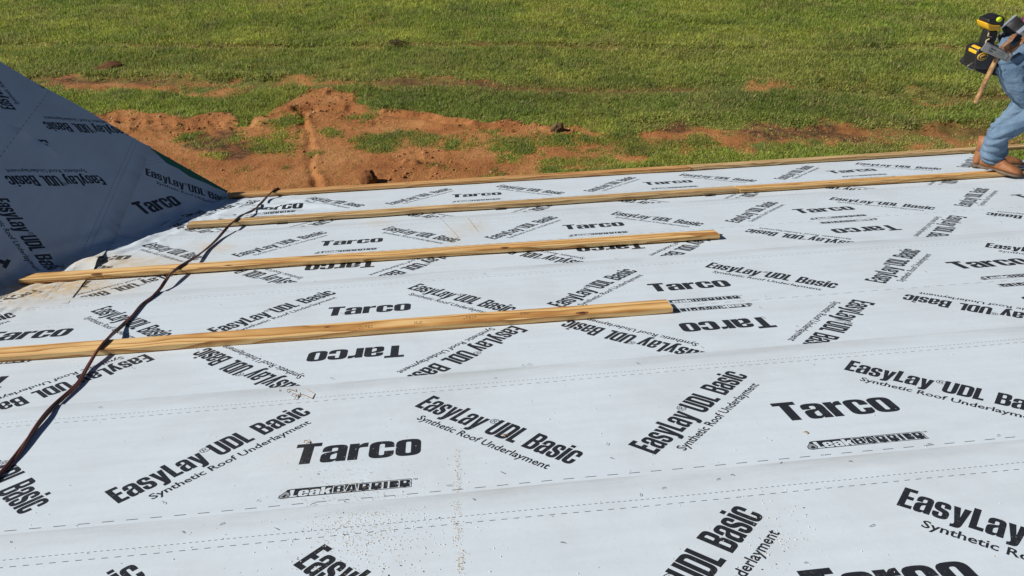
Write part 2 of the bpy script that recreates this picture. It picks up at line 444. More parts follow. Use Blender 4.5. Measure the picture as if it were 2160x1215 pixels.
def make_sheet(name, label, O, Eu, h, outline, umin, umax, s_off, lip=True, res=.045, fine=None, extra=None, skip=None, group="printed roofing underlayment sheets"):
    """outline: polygon in developed coordinates; O, Eu: roll origin and along-roll vector; h: layer height"""
    O = np.array(O, float); Eu = np.array(Eu, float); Et = np.array([Eu[1], -Eu[0]])
    A = np.stack([Eu, Et], 1); Ai = np.linalg.inv(A)
    ol = (np.asarray(outline)-O)@Ai.T; t_lo, t_hi = ol[:, 1].min(), ol[:, 1].max()
    polys = []; u_lo, u_hi = max(umin, ol[:, 0].min()), min(umax, ol[:, 0].max())
    prn = []
    for i in range(-6, 9):
        for q, v in ROW: prn.append((q+[s_off+i*P_ROLL, 0], v))
        for q, v in ROW: prn.append((np.array([.7511+s_off+i*P_ROLL, W_ROLL])-q, v))
    prn = [(q, v) for q, v in prn if q[:, 0].max() > u_lo and q[:, 0].min() < u_hi and q[:, 1].max() > t_lo and q[:, 1].min() < t_hi]
    for k in skip or []: prn = [(q, v) for q, v in prn if not (k[0] < q[:, 0].mean() < k[1] and k[2] < q[:, 1].mean() < k[3])]
    def dashes(t, per, ln, th):
        for k in range(int(math.floor(u_lo/per)), int(math.ceil(u_hi/per))):
            a = k*per; prn.append((np.array([(a, t-th), (a+ln, t-th), (a+ln, t+th), (a, t+th)]), 1))
    if t_lo < .12:
        dashes(.0862, .0127, .0064, .00085); dashes(.1101, .0254, .0127, .00095)
    if t_hi > .61 and t_lo < .61: dashes(W_ROLL/2, .0508, .0254, .0011)
    if t_hi > 1.12: dashes(W_ROLL-.1101, .0254, .0127, .00095)
    pts = []; faces = []; val = []
    olr = []
    for a, b in zip(ol, np.roll(ol, -1, 0)):
        n = max(1, int(np.linalg.norm(b-a)/(res*.7)))
        for k in range(n): olr.append(a+(b-a)*k/n)
    oa = np.array(olr)
    if np.dot(oa[:, 0], np.roll(oa[:, 1], -1))-np.dot(oa[:, 1], np.roll(oa[:, 0], -1)) < 0: olr = olr[::-1]
    faces.append(list(range(len(olr)))); pts += list(olr); val.append(-1)
    for q, v in prn:
        if len(q) < 3 or tri_area(q) < 1e-9: continue
        if np.dot(q[:, 0], np.roll(q[:, 1], -1))-np.dot(q[:, 1], np.roll(q[:, 0], -1)) < 0: q = q[::-1]
        faces.append(list(range(len(pts), len(pts)+len(q)))); pts += list(q); val.append(v)
    def grid(u0, u1, t0, t1, r):
        gu, gt = np.meshgrid(np.arange(u0, u1, r), np.arange(t0, t1, r)); g = np.stack([gu.ravel(), gt.ravel()], 1)
        return g+rng.uniform(-.12, .12, g.shape)*r
    g = grid(ol[:, 0].min(), ol[:, 0].max(), t_lo, t_hi, res)
    if fine is not None:
        gd = O+g@A.T; k = np.linalg.norm((gd-fine[0])/fine[1], axis=1) > 1
        g2 = grid(*(np.array([ol[:, 0].min(), ol[:, 0].max(), t_lo, t_hi])), fine[2]); gd2 = O+g2@A.T
        g = np.concatenate([g[k], g2[np.linalg.norm((gd2-fine[0])/fine[1], axis=1) <= 1]])
    g = g[inpoly(g[:, 0], g[:, 1], ol)]
    pts += list(g)
    r = geometry.delaunay_2d_cdt([Vector((float(p[0]), float(p[1]))) for p in pts], [], faces, 0, 1e-6)
    V2 = np.array([(v.x, v.y) for v in r[0]]); tri = []; mi = []
    for f, of in zip(r[2], r[5]):
        if 0 not in of: continue
        m = max(of); tri.append(list(f)); mi.append(0 if m == 0 else max(0, val[m]))
    D = O+V2@A.T
    hh = np.full(len(D), h)+ripple(D)
    if lip: hh = hh+.0022*np.clip(1-V2[:, 1]/.05, 0, 1)
    if extra: hh = hh+extra(D)
    Wd = fold(D, hh)
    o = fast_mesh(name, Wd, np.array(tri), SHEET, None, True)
    me = o.data
    me.polygons.foreach_set('material_index', np.array(mi, np.int32)[:len(me.polygons)])
    # make every face look up/outwards
    li = np.empty(len(me.loops), np.int32); me.loops.foreach_get('vertex_index', li)
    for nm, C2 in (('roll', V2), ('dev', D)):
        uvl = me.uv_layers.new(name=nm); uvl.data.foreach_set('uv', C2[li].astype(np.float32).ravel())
    at_ = me.attributes.new('dust', 'FLOAT', 'POINT'); at_.data.foreach_set('value', dust_at(D).astype(np.float32))
    tag(o, label, "roofing sheet", group)
    return o

VE = {0: -.6267, 1: 0.0, 2: 1.0279, 3: 2.0530, 4: 3.0200, -1: -1.42}
SO = {0: 1.0200, 1: 0.0, 2: -.0579, 3: -.2311, 4: .4520, -1: .35}
HL = {'liner': -.0036, 4: -.0026, 3: -.0016, 'dormer': -.0008, 2: .0010, 1: .0018, 0: .0026, -1: .0034}
RIGHT = 6.4
wig = lambda v: .02*math.sin(v*9)+.012*math.sin(v*23+1)
def left_edge(v0, v1, d): return [(uval(v)+d+wig(v), v) for v in np.linspace(v0, v1, 12)]
# valley liner, laid along the valley under everything
kD = 1.08; th = math.atan2(.902, .432)+ROT
Eu = kD*np.array([math.cos(th), math.sin(th)]); Et = np.array([Eu[1], -Eu[0]])
Od = dev_of(-.643, -.497)-Eu*.245-Et*.315
s_top = lambda b: dev_of(.0, b)
ol = [dev_of(.03, -.60), dev_of(.0, -.53), dev_of(-.050, -.44), dev_of(-.042, -.36), dev_of(-.060, -.28), dev_of(-.036, -.2), dev_of(-.014, -.11), dev_of(.006, -.03), (-.74, 3.095), (-.50, 3.02), (-.55, 2.6), (-.9, 1.1), (-1.62, .94)]
ol += [tuple(dev_of(-2.2, -1.5))]
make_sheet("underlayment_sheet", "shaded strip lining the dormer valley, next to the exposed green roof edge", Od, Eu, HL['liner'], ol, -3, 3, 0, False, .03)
# dormer course
k1 = 1.05; e = np.array([-.119, -.993])      # (b, a) along the roll: towards the house
dv = lambda b, a: np.array([math.cos(ROT)*b-math.sin(ROT)*a, math.sin(ROT)*b+math.cos(ROT)*a])
EuD = k1*dv(.119, -.993); O1 = dev_of(.015, -.562)
EtD = np.array([EuD[1], -EuD[0]])
low = [O1+EuD*u for u in np.linspace(0.02, 2.2, 60)]
low = [q for q in low if q[1] > .93]
Ai_D = np.linalg.inv(np.stack([EuD, EtD], 1))
rake = [dev_of(.024+.006*math.sin(b*11), b) for b in np.linspace(-1.80, -.60, 16)]+[dev_of(.038, -.575)]
lap = lambda t: O1+EuD*(.455+.21*(.72-t)+.008*math.sin(t*19))+EtD*t
def bubble(D):
    q = (D-BUB); r = np.exp(-((q[:, 0]-.02)/.10)**2-((q[:, 1]+.02)/.075)**2)
    tt = ((D-O1)@Ai_D.T)[:, 1]
    return .030*r*np.clip(1-tt/.30, 0, 1)
def flaps(D):
    q = (D-O1)@Ai_D.T; e = q[:, 0]-(.455+.21*(.72-q[:, 1]))
    return .012*np.exp(-((q[:, 1]-.475)/.035)**2)*np.clip(1-e/.09, 0, 1)+.010*np.exp(-((q[:, 1]-.60)/.03)**2)*np.clip(1-e/.08, 0, 1)+bubble(D)
olb = [O1+EuD*u for u in np.linspace(0.02, .72, 8)]+[O1+EuD*.60+EtD*1.30, dev_of(-.5, -1.80)]+rake
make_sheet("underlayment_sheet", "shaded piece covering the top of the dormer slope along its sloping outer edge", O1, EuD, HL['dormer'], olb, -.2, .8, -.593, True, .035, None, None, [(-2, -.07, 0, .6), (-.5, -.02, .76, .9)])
ola = [q for q in low if ((q-O1)@Ai_D.T)[0] > .615]+[np.array([uval(.93)+.25, .93]), np.array([uval(.93)+.10, .93])]+[np.array([uval(v)+.08, v]) for v in np.linspace(.85, -1.1, 12)]
ola += [dev_of(-4.2, -1.80), dev_of(-.44, -1.80)]+[lap(t) for t in np.linspace(1.14, .0, 26)]
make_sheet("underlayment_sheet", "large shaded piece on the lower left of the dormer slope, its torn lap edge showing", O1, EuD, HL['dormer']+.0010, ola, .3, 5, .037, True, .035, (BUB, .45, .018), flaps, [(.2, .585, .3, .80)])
FINE = (np.array([-.62, 2.3]), 1.0, .022)
# main roof courses
LAB = {4: "farthest strip along the eave, its print wrinkled near the valley", 3: "strip with the wrinkled cut-off print beside the valley, third board laid on it",
       2: "strip in mid roof reached by the shortest board, a full row of upside-down print showing", 1: "strip with the large print in the foreground, no upside-down print showing",
       0: "nearest strip at the bottom of the picture with the print cut by the frame"}
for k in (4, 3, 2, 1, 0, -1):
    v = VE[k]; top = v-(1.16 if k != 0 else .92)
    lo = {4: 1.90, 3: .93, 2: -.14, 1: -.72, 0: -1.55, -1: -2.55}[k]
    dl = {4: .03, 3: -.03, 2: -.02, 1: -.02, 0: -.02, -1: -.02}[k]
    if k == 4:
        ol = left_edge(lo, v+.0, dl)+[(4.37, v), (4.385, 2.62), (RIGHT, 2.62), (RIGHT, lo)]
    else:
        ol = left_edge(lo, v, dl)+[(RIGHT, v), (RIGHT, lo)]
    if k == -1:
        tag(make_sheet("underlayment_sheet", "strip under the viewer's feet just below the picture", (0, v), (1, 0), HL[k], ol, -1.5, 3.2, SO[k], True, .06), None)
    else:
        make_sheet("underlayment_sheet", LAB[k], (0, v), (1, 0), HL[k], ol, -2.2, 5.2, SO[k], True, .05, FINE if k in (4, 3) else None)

# ------------------------------------------------------------------ the house under the sheets
GZ = -3.5                                                     # ground level
house = empty("house", (1.5, 3.0, GZ))
tag(house, "house under construction with its low roof wrapped in printed sheets and a steeper dormer", "house")
def slab(name, quad, n, th, m, parent):
    q = [Vector(p) for p in quad]; n = Vector(n)*th; k = len(q)
    f = [tuple(range(k)), tuple(reversed(range(k, 2*k)))]+[(i, k+i, k+(i+1) % k, (i+1) % k) for i in range(k)]
    f = [tuple(reversed(x)) for x in f]
    return mesh(name, q+[p-n for p in q], f, m, parent)
w0 = -.0115
nR = rw(0, 0, 1)-rw(0, 0, 0)
slab("roof_deck", [rw(-5.5, -3.2, w0), rw(RIGHT+.02, -3.2, w0), rw(RIGHT+.02, 2.63, w0), rw(4.40, 2.63, w0), rw(4.40, 3.045, w0), rw(-5.5, 3.045, w0)], nR, .16, OSB, house)
ridge = rw(0, -3.2, w0)
mz = Vector((0, -cp, -sp))
slab("back_roof", [Vector((-5.5, ridge.y, ridge.z)), Vector((-5.5, ridge.y, ridge.z))+mz*5, Vector((RIGHT+.02, ridge.y, ridge.z))+mz*5, Vector((RIGHT+.02, ridge.y, ridge.z))], Vector((0, -sp, cp)), .16, OSB, house)
# dormer slopes: the near one on the developed surface, the far one mirrored over the ridge
BR = -1.80
def dorm(a, b, h): return Vector(fold(np.array([dev_of(a, b)]), np.array([h]))[0])
nd = (dorm(-1, -1.2, .1)-dorm(-1, -1.2, 0)).normalized()
slab("dormer_deck", [dorm(-4.4, BR, -.016), dorm(.020, BR, -.016), dorm(.045, -.6, -.016), dorm(.045, -.03, -.016), dorm(-4.4, BR+.02, -.016)], nd, .03, ZIP, house)
rt = dorm(0, BR, -.016); rb = dorm(-4.4, BR, -.016)
dx = abs(math.cos(DPITCH)*1.9); dz = math.sin(DPITCH)*1.9
slab("dormer_deck", [rb, rb+Vector((-dx, 0, -dz)), rt+Vector((-dx, 0, -dz)), rt], Vector((-math.sin(DPITCH), 0, math.cos(DPITCH))), .03, ZIP, house)
cr = dorm(0, -.06, -.07)
gl = rt+Vector((-dx, 0, -dz))
gy = rt.y-.06
mesh("gable_wall", [(cr.x, gy, cr.z), (rt.x, gy, rt.z-.05), (gl.x, gy, gl.z-.05), (gl.x, gy, GZ), (cr.x, gy, GZ),
                    (cr.x, gy-.12, cr.z), (rt.x, gy-.12, rt.z-.05), (gl.x, gy-.12, gl.z-.05), (gl.x, gy-.12, GZ), (cr.x, gy-.12, GZ)],
     [(0, 4, 3, 2, 1), (5, 6, 7, 8, 9)]+[(i, (i+1) % 5, 5+(i+1) % 5, 5+i) for i in range(5)], SIDING, house)
ev = rw(0, 3.0, -.2)
bm = bmesh.new()
bm_box(bm, (.5*(cr.x+4.38)+.01, ev.y-.35, (ev.z+GZ)/2), (4.38-cr.x, .14, ev.z-GZ))
bm_box(bm, (RIGHT-.3, 1.0, (ev.z+GZ)/2+.0), (.14, 3.2, ev.z-GZ))
from_bm("wall", bm, SIDING, house)
bm = bmesh.new(); e1 = rw(0, 3.055, -.085)
bm_box(bm, ((cr.x+4.40)/2, e1.y+.002, e1.z-.01), (4.40-cr.x, .02, .15))
from_bm("fascia", bm, WOOD, house)

# ------------------------------------------------------------------ boards
def board(label, p, q, width, th, m, lift=.004, sag=0, seed=0):
    """p, q: near bottom edge ends in roof coordinates (U, V); width runs down slope"""
    p = np.array(p, float); q = np.array(q, float); L = np.linalg.norm(q-p); d = (q-p)/L; n = np.array([-d[1], d[0]])
    N = max(8, int(L/.12)); c = (p+q)/2+n*width/2
    rr = random.Random(seed)
    bm = bmesh.new(); bev = .0022
    prof = [(-width/2, bev), (-width/2, th-bev), (-width/2+bev, th), (width/2-bev, th), (width/2, th-bev), (width/2, bev), (width/2-bev, 0), (-width/2+bev, 0)]
    rings = []
    for i in range(N+1):
        x = -L/2+L*i/N; j = .0012*math.sin(i*.9+seed)+.0008*rr.uniform(-1, 1)
        rings.append([Vector((x, y+j, z)) for y, z in prof])
    bm_rings(bm, rings)
    me_o = from_bm("wood_board", bm, m)
    X = rw(d[0], d[1], 0); Y = rw(n[0], n[1], 0); Z = rw(0, 0, 1); o = rw(c[0], c[1], lift)
    me_o.matrix_world = Matrix(((X.x, Y.x, Z.x, o.x), (X.y, Y.y, Z.y, o.y), (X.z, Y.z, Z.z, o.z), (0, 0, 0, 1)))
    tag(me_o, label, "board", "pine boards laid across the roof")
    return me_o
board("board along the eave edge at the left, starting beside the green dormer edge", (-.80, 2.975), (2.33, 2.952), .092, .022, WOOD_RED, .003, seed=1)
board("board along the eave edge at the right, passing behind the worker's boots", (2.335, 2.952), (5.6, 2.958), .092, .022, WOOD_GREY, .003, seed=2)
board("second board from the eave, the length that starts in the dormer shadow", (-.815, 2.158), (2.365, 2.168), .092, .023, WOOD_GREY, .003, seed=3)
board("second board from the eave, the length the worker's boot stands on", (2.37, 2.166), (5.3, 2.115), .092, .023, WOOD, .003, seed=4)
TB = board("third board from the eave, with both cut ends showing and a dark knot", (-1.275, 1.286), (1.905, 1.232), .090, .021, WOOD, .004, seed=5)
NB = board("nearest board, its wide grain seen and its right end cut square", (-2.0, .378), (1.410, .347), .090, .021, WOOD, .003, seed=6)

INK = mat("stamp_ink", (.16, .085, .035), .8); KNOT = mat("dark_knot", (.045, .018, .008), .6); KNOT2 = mat("knot_ring", (.24, .095, .03), .65)
def on_board(name, b, x, y, rx, ry, m, z, n=18, irr=.2, side=False):
    """a flat mark let into a board face (local x along, y across)"""
    rr = random.Random(int(x*1000)); bm = bmesh.new(); ring = []
    for i in range(n):
        a = 2*math.pi*i/n; k = 1+irr*(rr.random()-.5); ring.append(bm.verts.new((x+rx*k*math.cos(a), y+ry*k*math.sin(a), z)))
    bm.faces.new(ring); me = bpy.data.meshes.new(name); bm.to_mesh(me); bm.free()
    o = bpy.data.objects.new(name, me); col.objects.link(o); me.materials.append(m); o.parent = b; return o
def stamp(b, x, y, w, rows=3):
    bm = bmesh.new(); rr = random.Random(int(x*977))
    for r in range(rows):
        for k in range(5):
            if rr.random() < .25: continue
            x0 = x+(k-2.5)*w/5; y0 = y+(r-rows/2)*.009; a = [bm.verts.new(p) for p in ((x0, y0, .02125), (x0+w/5*.6, y0, .02125), (x0+w/5*.6, y0+.0045, .02125), (x0, y0+.0045, .02125))]; bm.faces.new(a)
    me = bpy.data.meshes.new("grade_stamp"); bm.to_mesh(me); bm.free(); o = bpy.data.objects.new("grade_stamp", me); col.objects.link(o); me.materials.append(INK); o.parent = b
def local(b, px, py, w=.024):
    U, V = on_roof(px, py, w); q = b.matrix_world.inverted() @ rw(U, V, w); return q.x, q.y
for px, py, w_ in ((773, 689, .05), (883, 680, .03), (992, 669, .05), (1108, 660, .035)):
    x, y = local(NB, px, py); stamp(NB, x, max(-.025, min(.02, y)), w_)
for b, px, py, r in ((NB, 1228, 660, .013), (NB, 690, 690, .006), (TB, 1066, 526, .012), (TB, 202, 580, .014), (TB, 360, 572, .008), (TB, 480, 562, .010)):
    x, y = local(b, px, py); y = max(-.034, min(.034, y)); on_board("knot", b, x, y, r*1.9, r*.95, KNOT2, .0213); on_board("knot", b, x, y, r*1.0, r*.50, KNOT, .0216)

# ------------------------------------------------------------------ the field
def proj_w(X, Y, Z):
    q = np.stack([X-CW[0], Y-CW[1], Z-CW[2]], -1)@CRW.T
    return 1080+FPX*q[..., 0]/q[..., 2], 607.5+FPX*q[..., 1]/q[..., 2]
def gnd(px, py):
    ray = np.array([(px-1080)/FPX, (py-607.5)/FPX, 1.0])@CRW; q = CW+ray*((GZ-CW[2])/ray[2]); return q[:2]
def gl(pts): return np.array([gnd(*p) for p in pts])
def dist_line(X, Y, L):
    best = np.full(np.shape(X), 1e9); along = np.zeros(np.shape(X)); acc = 0; side = np.zeros(np.shape(X))
    for a, b in zip(L, L[1:]):
        d = b-a; n = np.linalg.norm(d); t = np.clip(((X-a[0])*d[0]+(Y-a[1])*d[1])/n**2, 0, 1)
        dx, dy = X-a[0]-t*d[0], Y-a[1]-t*d[1]; r = np.hypot(dx, dy); k = r < best
        best = np.where(k, r, best); along = np.where(k, acc+t*n, along); side = np.where(k, np.sign(d[0]*dy-d[1]*dx), side); acc += n
    return best, along, side
SOIL = [gl(p) for p in (
    [(560, 440), (380, 440), (170, 300), (190, 240), (330, 236), (470, 248), (520, 258), (560, 243), (612, 222), (612, 200), (690, 186), (765, 200), (795, 234), (880, 246), (990, 258), (1090, 262), (1240, 272), (1330, 282), (1420, 262), (1480, 262), (1560, 288), (1470, 320), (1380, 345), (1240, 356), (1100, 366), (800, 400), (640, 430)],
    [(60, 166), (140, 166), (200, 172), (330, 172), (360, 180), (300, 186), (150, 186), (90, 178)])]
THIN = [gl(p) for p in (    # worn, half-bare strips
    [(70, 160), (200, 160), (420, 160), (640, 166), (760, 166), (760, 186), (560, 190), (470, 204), (330, 196), (120, 200)],
    [(760, 170), (960, 172), (1090, 178), (1080, 190), (960, 188), (800, 186)],
    [(1420, 262), (1600, 264), (1780, 268), (2000, 270), (2160, 268), (2160, 330), (1780, 315), (1500, 310)],
    [(1540, 168), (1700, 180), (1700, 192), (1560, 190)], [(1880, 196), (2040, 204), (2030, 218), (1900, 214)])]
DARK = [gl(p) for p in (
    [(1560, 272), (1660, 264), (1790, 276), (1850, 292), (1720, 300), (1580, 300)],
    [(390, 300), (450, 282), (500, 275), (540, 310), (520, 345), (430, 330)], [(1370, 262), (1440, 262), (1450, 280), (1380, 282)])]
PATCH = [(gnd(x, y), gnd(x+rx, y)-gnd(x, y), gnd(x, y+ry)-gnd(x, y)) for x, y, rx, ry in (
    (420, 300, 72, 18), (492, 290, 26, 22), (588, 300, 58, 26), (600, 258, 40, 14), (470, 330, 40, 10), (880, 295, 120, 17), (810, 302, 60, 14), (1090, 300, 110, 22), (1060, 318, 60, 10), (1290, 305, 90, 22), (1400, 315, 110, 20),
    (1075, 342, 28, 9), (1160, 345, 60, 14), (1260, 345, 60, 14), (1590, 318, 200, 14), (690, 282, 26, 8), (745, 300, 10, 5), (785, 318, 8, 5), (655, 322, 16, 5), (972, 360, 6, 4), (1180, 258, 30, 10), (760, 246, 26, 6), (1300, 270, 40, 9), (1480, 300, 60, 14))]
RUTS = [(gl(p), w, dpt, ex) for p, w, dpt, ex in (
    ([(-40, 96), (300, 97), (620, 99), (900, 93), (1250, 98), (1600, 108), (2050, 103), (2300, 96)], .15, .06, .03),
    ([(60, 166), (420, 170), (700, 172), (1060, 184), (1300, 190), (1640, 184), (2000, 208), (2300, 206)], .20, .05, .03),
    ([(1380, 262), (1640, 268), (1800, 276), (1980, 278), (2200, 270)], .22, .09, .05),
    ([(620, 232), (700, 230), (800, 237), (980, 262)], .08, .05, .04),
    ([(205, 248), (330, 258), (500, 266)], .20, .05, .03),
    ([(640, 240), (652, 290), (664, 345), (668, 400)], .06, .085, .03),
    ([(632, 250), (634, 270), (628, 290)], .05, .08, .02),
    ([(800, 262), (960, 270), (1130, 272)], .10, .04, .03))]
def soil_mask(X, Y):
    nx = (fbm(X*1.1, Y*1.1, 71, 4)-.5)*1.1; ny = (fbm(X*1.1, Y*1.1, 77, 4)-.5)*1.1
    x, y = X+nx, Y+ny; m = np.zeros(np.shape(X), bool)
    for p in SOIL: m |= inpoly(x, y, p)
    return m
def in_polys(X, Y, PS, amp=.9, seed=81):
    x = X+(fbm(X*1.6, Y*1.6, seed, 4)-.5)*2*amp; y = Y+(fbm(X*1.6, Y*1.6, seed+6, 4)-.5)*2*amp
    m = np.zeros(np.shape(X), bool)
    for p in PS: m |= inpoly(x, y, p)
    return m
def patch_val(X, Y):
    x = X+(fbm(X*3.1, Y*3.1, 91, 3)-.5)*.6; y = Y+(fbm(X*3.1, Y*3.1, 95, 3)-.5)*.6; v = np.zeros(np.shape(X))
    for c, ex, ey in PATCH:
        I = np.linalg.inv(np.stack([ex, ey], 1)); q0 = I[0, 0]*(x-c[0])+I[0, 1]*(y-c[1]); q1 = I[1, 0]*(x-c[0])+I[1, 1]*(y-c[1])
        v = np.maximum(v, np.clip(1.35-np.hypot(q0, q1), 0, 1))
    return v
def ground_z(X, Y, soil):
    z = (fbm(X*.22, Y*.22, 101, 3)-.5)*.16 + (fbm(X*1.1, Y*1.1, 103, 4)-.5)*.09
    s = soil.astype(float); z = z*(1-.80*s)
    n = fbm(X*4.3, Y*4.3, 105, 4); z = z+(n-.5)*(.05-.034*s)
    cl = np.clip((fbm(X*.8, Y*.8, 107, 3)-.40)*3.5, 0, 1)          # trampled here, smooth there
    z = z+s*cl*(np.maximum(fbm(X*6.5, Y*8.5, 111, 3)-.58, 0)*.20+(vnoise(X*15, Y*15, 113)-.5)*.016)+s*(1-cl)*(vnoise(X*9, Y*9, 115)-.5)*.008
    for L, w, dpt, ex in RUTS:
        r, al, sd = dist_line(X+(fbm(X*1.4, Y*1.4, 121, 3)-.5)*.30, Y+(fbm(X*1.4, Y*1.4, 125, 3)-.5)*.30, L)
        m = .35+1.2*np.clip(vnoise(al*.55, al*0, int(w*1000))-.25, 0, 1)
        z = z-dpt*m*np.exp(-(r/w)**2)+ex*m*np.exp(-((r-1.9*w)/(.7*w))**2)*(sd > 0)*1.3
    r, al, sd = dist_line(X, Y, RUTS[4][0])
    lug = np.maximum(np.sin((al*1.0+r*sd*.8)*19), 0)*np.exp(-(r/.34)**4); z = z+lug*.022-.01*np.exp(-(r/.4)**4)
    return GZ+z
def far_axis(a, b, step, lim):
    c = list(np.arange(a, b, step)); g = step; hi = [c[-1]]
    while hi[-1] < lim: g *= 1.35; hi.append(hi[-1]+g)
    g = step; lo = [c[0]]
    while lo[-1] > -lim: g *= 1.35; lo.append(lo[-1]-g)
    return np.array(lo[:0:-1]+c+hi[1:])
def axis2(a, b, c, d, fine, step, lim):
    g = far_axis(a, d, step, lim); return np.concatenate([g[g < b-1e-6], np.arange(b, c, fine), g[g > c+1e-6]])
xs = axis2(-15.5, -7.2, 8.5, 20.0, .042, .08, 600); ys = axis2(4.0, 8.6, 14.2, 26.5, .036, .08, 600)
GX, GY = np.meshgrid(xs, ys); gs = soil_mask(GX, GY); GZZ = ground_z(GX, GY, gs)
near = (GX > -40) & (GX < 45) & (GY > -10) & (GY < 60); GZZ = np.where(near, GZZ, GZ)
nx_, ny_ = len(xs), len(ys)
idx = np.arange(nx_*ny_).reshape(ny_, nx_)
F = np.stack([idx[:-1, :-1].ravel(), idx[:-1, 1:].ravel(), idx[1:, 1:].ravel(), idx[1:, :-1].ravel()], 1)
gm = mat("soil_and_thatch", (.3, .13, .06), .95, 0, .15); t = NT(gm)
pos = t.n('NewGeometry').outputs['Position']
sa = t.n('Attribute', attribute_name='soil').outputs['Fac']; da = t.n('Attribute', attribute_name='mud').outputs['Fac']
n1 = t.noise(pos, 1.2, 6, .6); n2 = t.noise(pos, 9, 5, .65); n3 = t.noise(pos, 38, 3, .7)
cs = t.ramp(n1, [(.30, (.30, .115, .040)), (.5, (.43, .185, .068)), (.72, (.53, .26, .105))])
cs = t.mix(t.math('MULTIPLY', t.mapr(n2, .48, .72), .45), cs, (.22, .085, .034))
cs = t.mix(t.math('MULTIPLY', t.mapr(n3, .62, .75), .5), cs, (.50, .30, .15))
cs = t.mix(t.math('MULTIPLY', da, t.mapr(n2, .25, .6)), cs, (.085, .050, .030))
ct = t.ramp(n2, [(.3, (.085, .115, .026)), (.55, (.15, .185, .045)), (.75, (.24, .23, .08))])
c = t.mix(sa, ct, cs); t.l(c, t.b.inputs['Base Color'])
t.bump(t.math('ADD', n2, t.math('MULTIPLY', n3, .7)), .9, .04)
ground = fast_mesh("ground", np.stack([GX.ravel(), GY.ravel(), GZZ.ravel()], 1), F, gm, None, True)
thin = in_polys(GX, GY, THIN); dark = in_polys(GX, GY, DARK, .5, 141)
rutd = np.zeros(GX.shape)
for L, w, dpt, ex in RUTS[:3]:
    r, al, sd = dist_line(GX+(fbm(GX*1.4, GY*1.4, 121, 3)-.5)*.30, GY+(fbm(GX*1.4, GY*1.4, 125, 3)-.5)*.30, L)
    rutd = np.maximum(rutd, np.exp(-(r/(w*1.5))**2)*np.clip((vnoise(al*.45, al*0, 7+int(w*1000))-.45)*3.2, 0, 1))
def blur(a):
    for _ in range(2):
        a = (a+np.roll(a, 1, 0)+np.roll(a, -1, 0)+np.roll(a, 1, 1)+np.roll(a, -1, 1))/5
    return a
sv = blur(gs.astype(float))+.9*blur(thin.astype(float))*np.clip((fbm(GX*2.3, GY*2.3, 151, 4)-.36)*5, 0, 1)+.9*blur(dark.astype(float))+.25*np.clip((fbm(GX*1.3, GY*1.3, 155, 4)-.60)*6, 0, 1)
a = ground.data.attributes.new('soil', 'FLOAT', 'POINT'); a.data.foreach_set('value', np.clip(np.maximum(sv, rutd*.8), 0, 1).astype(np.float32).ravel())
a = ground.data.attributes.new('mud', 'FLOAT', 'POINT'); a.data.foreach_set('value', np.clip(blur(dark.astype(float))+rutd, 0, 1).astype(np.float32).ravel())
tag(ground, kind='structure')

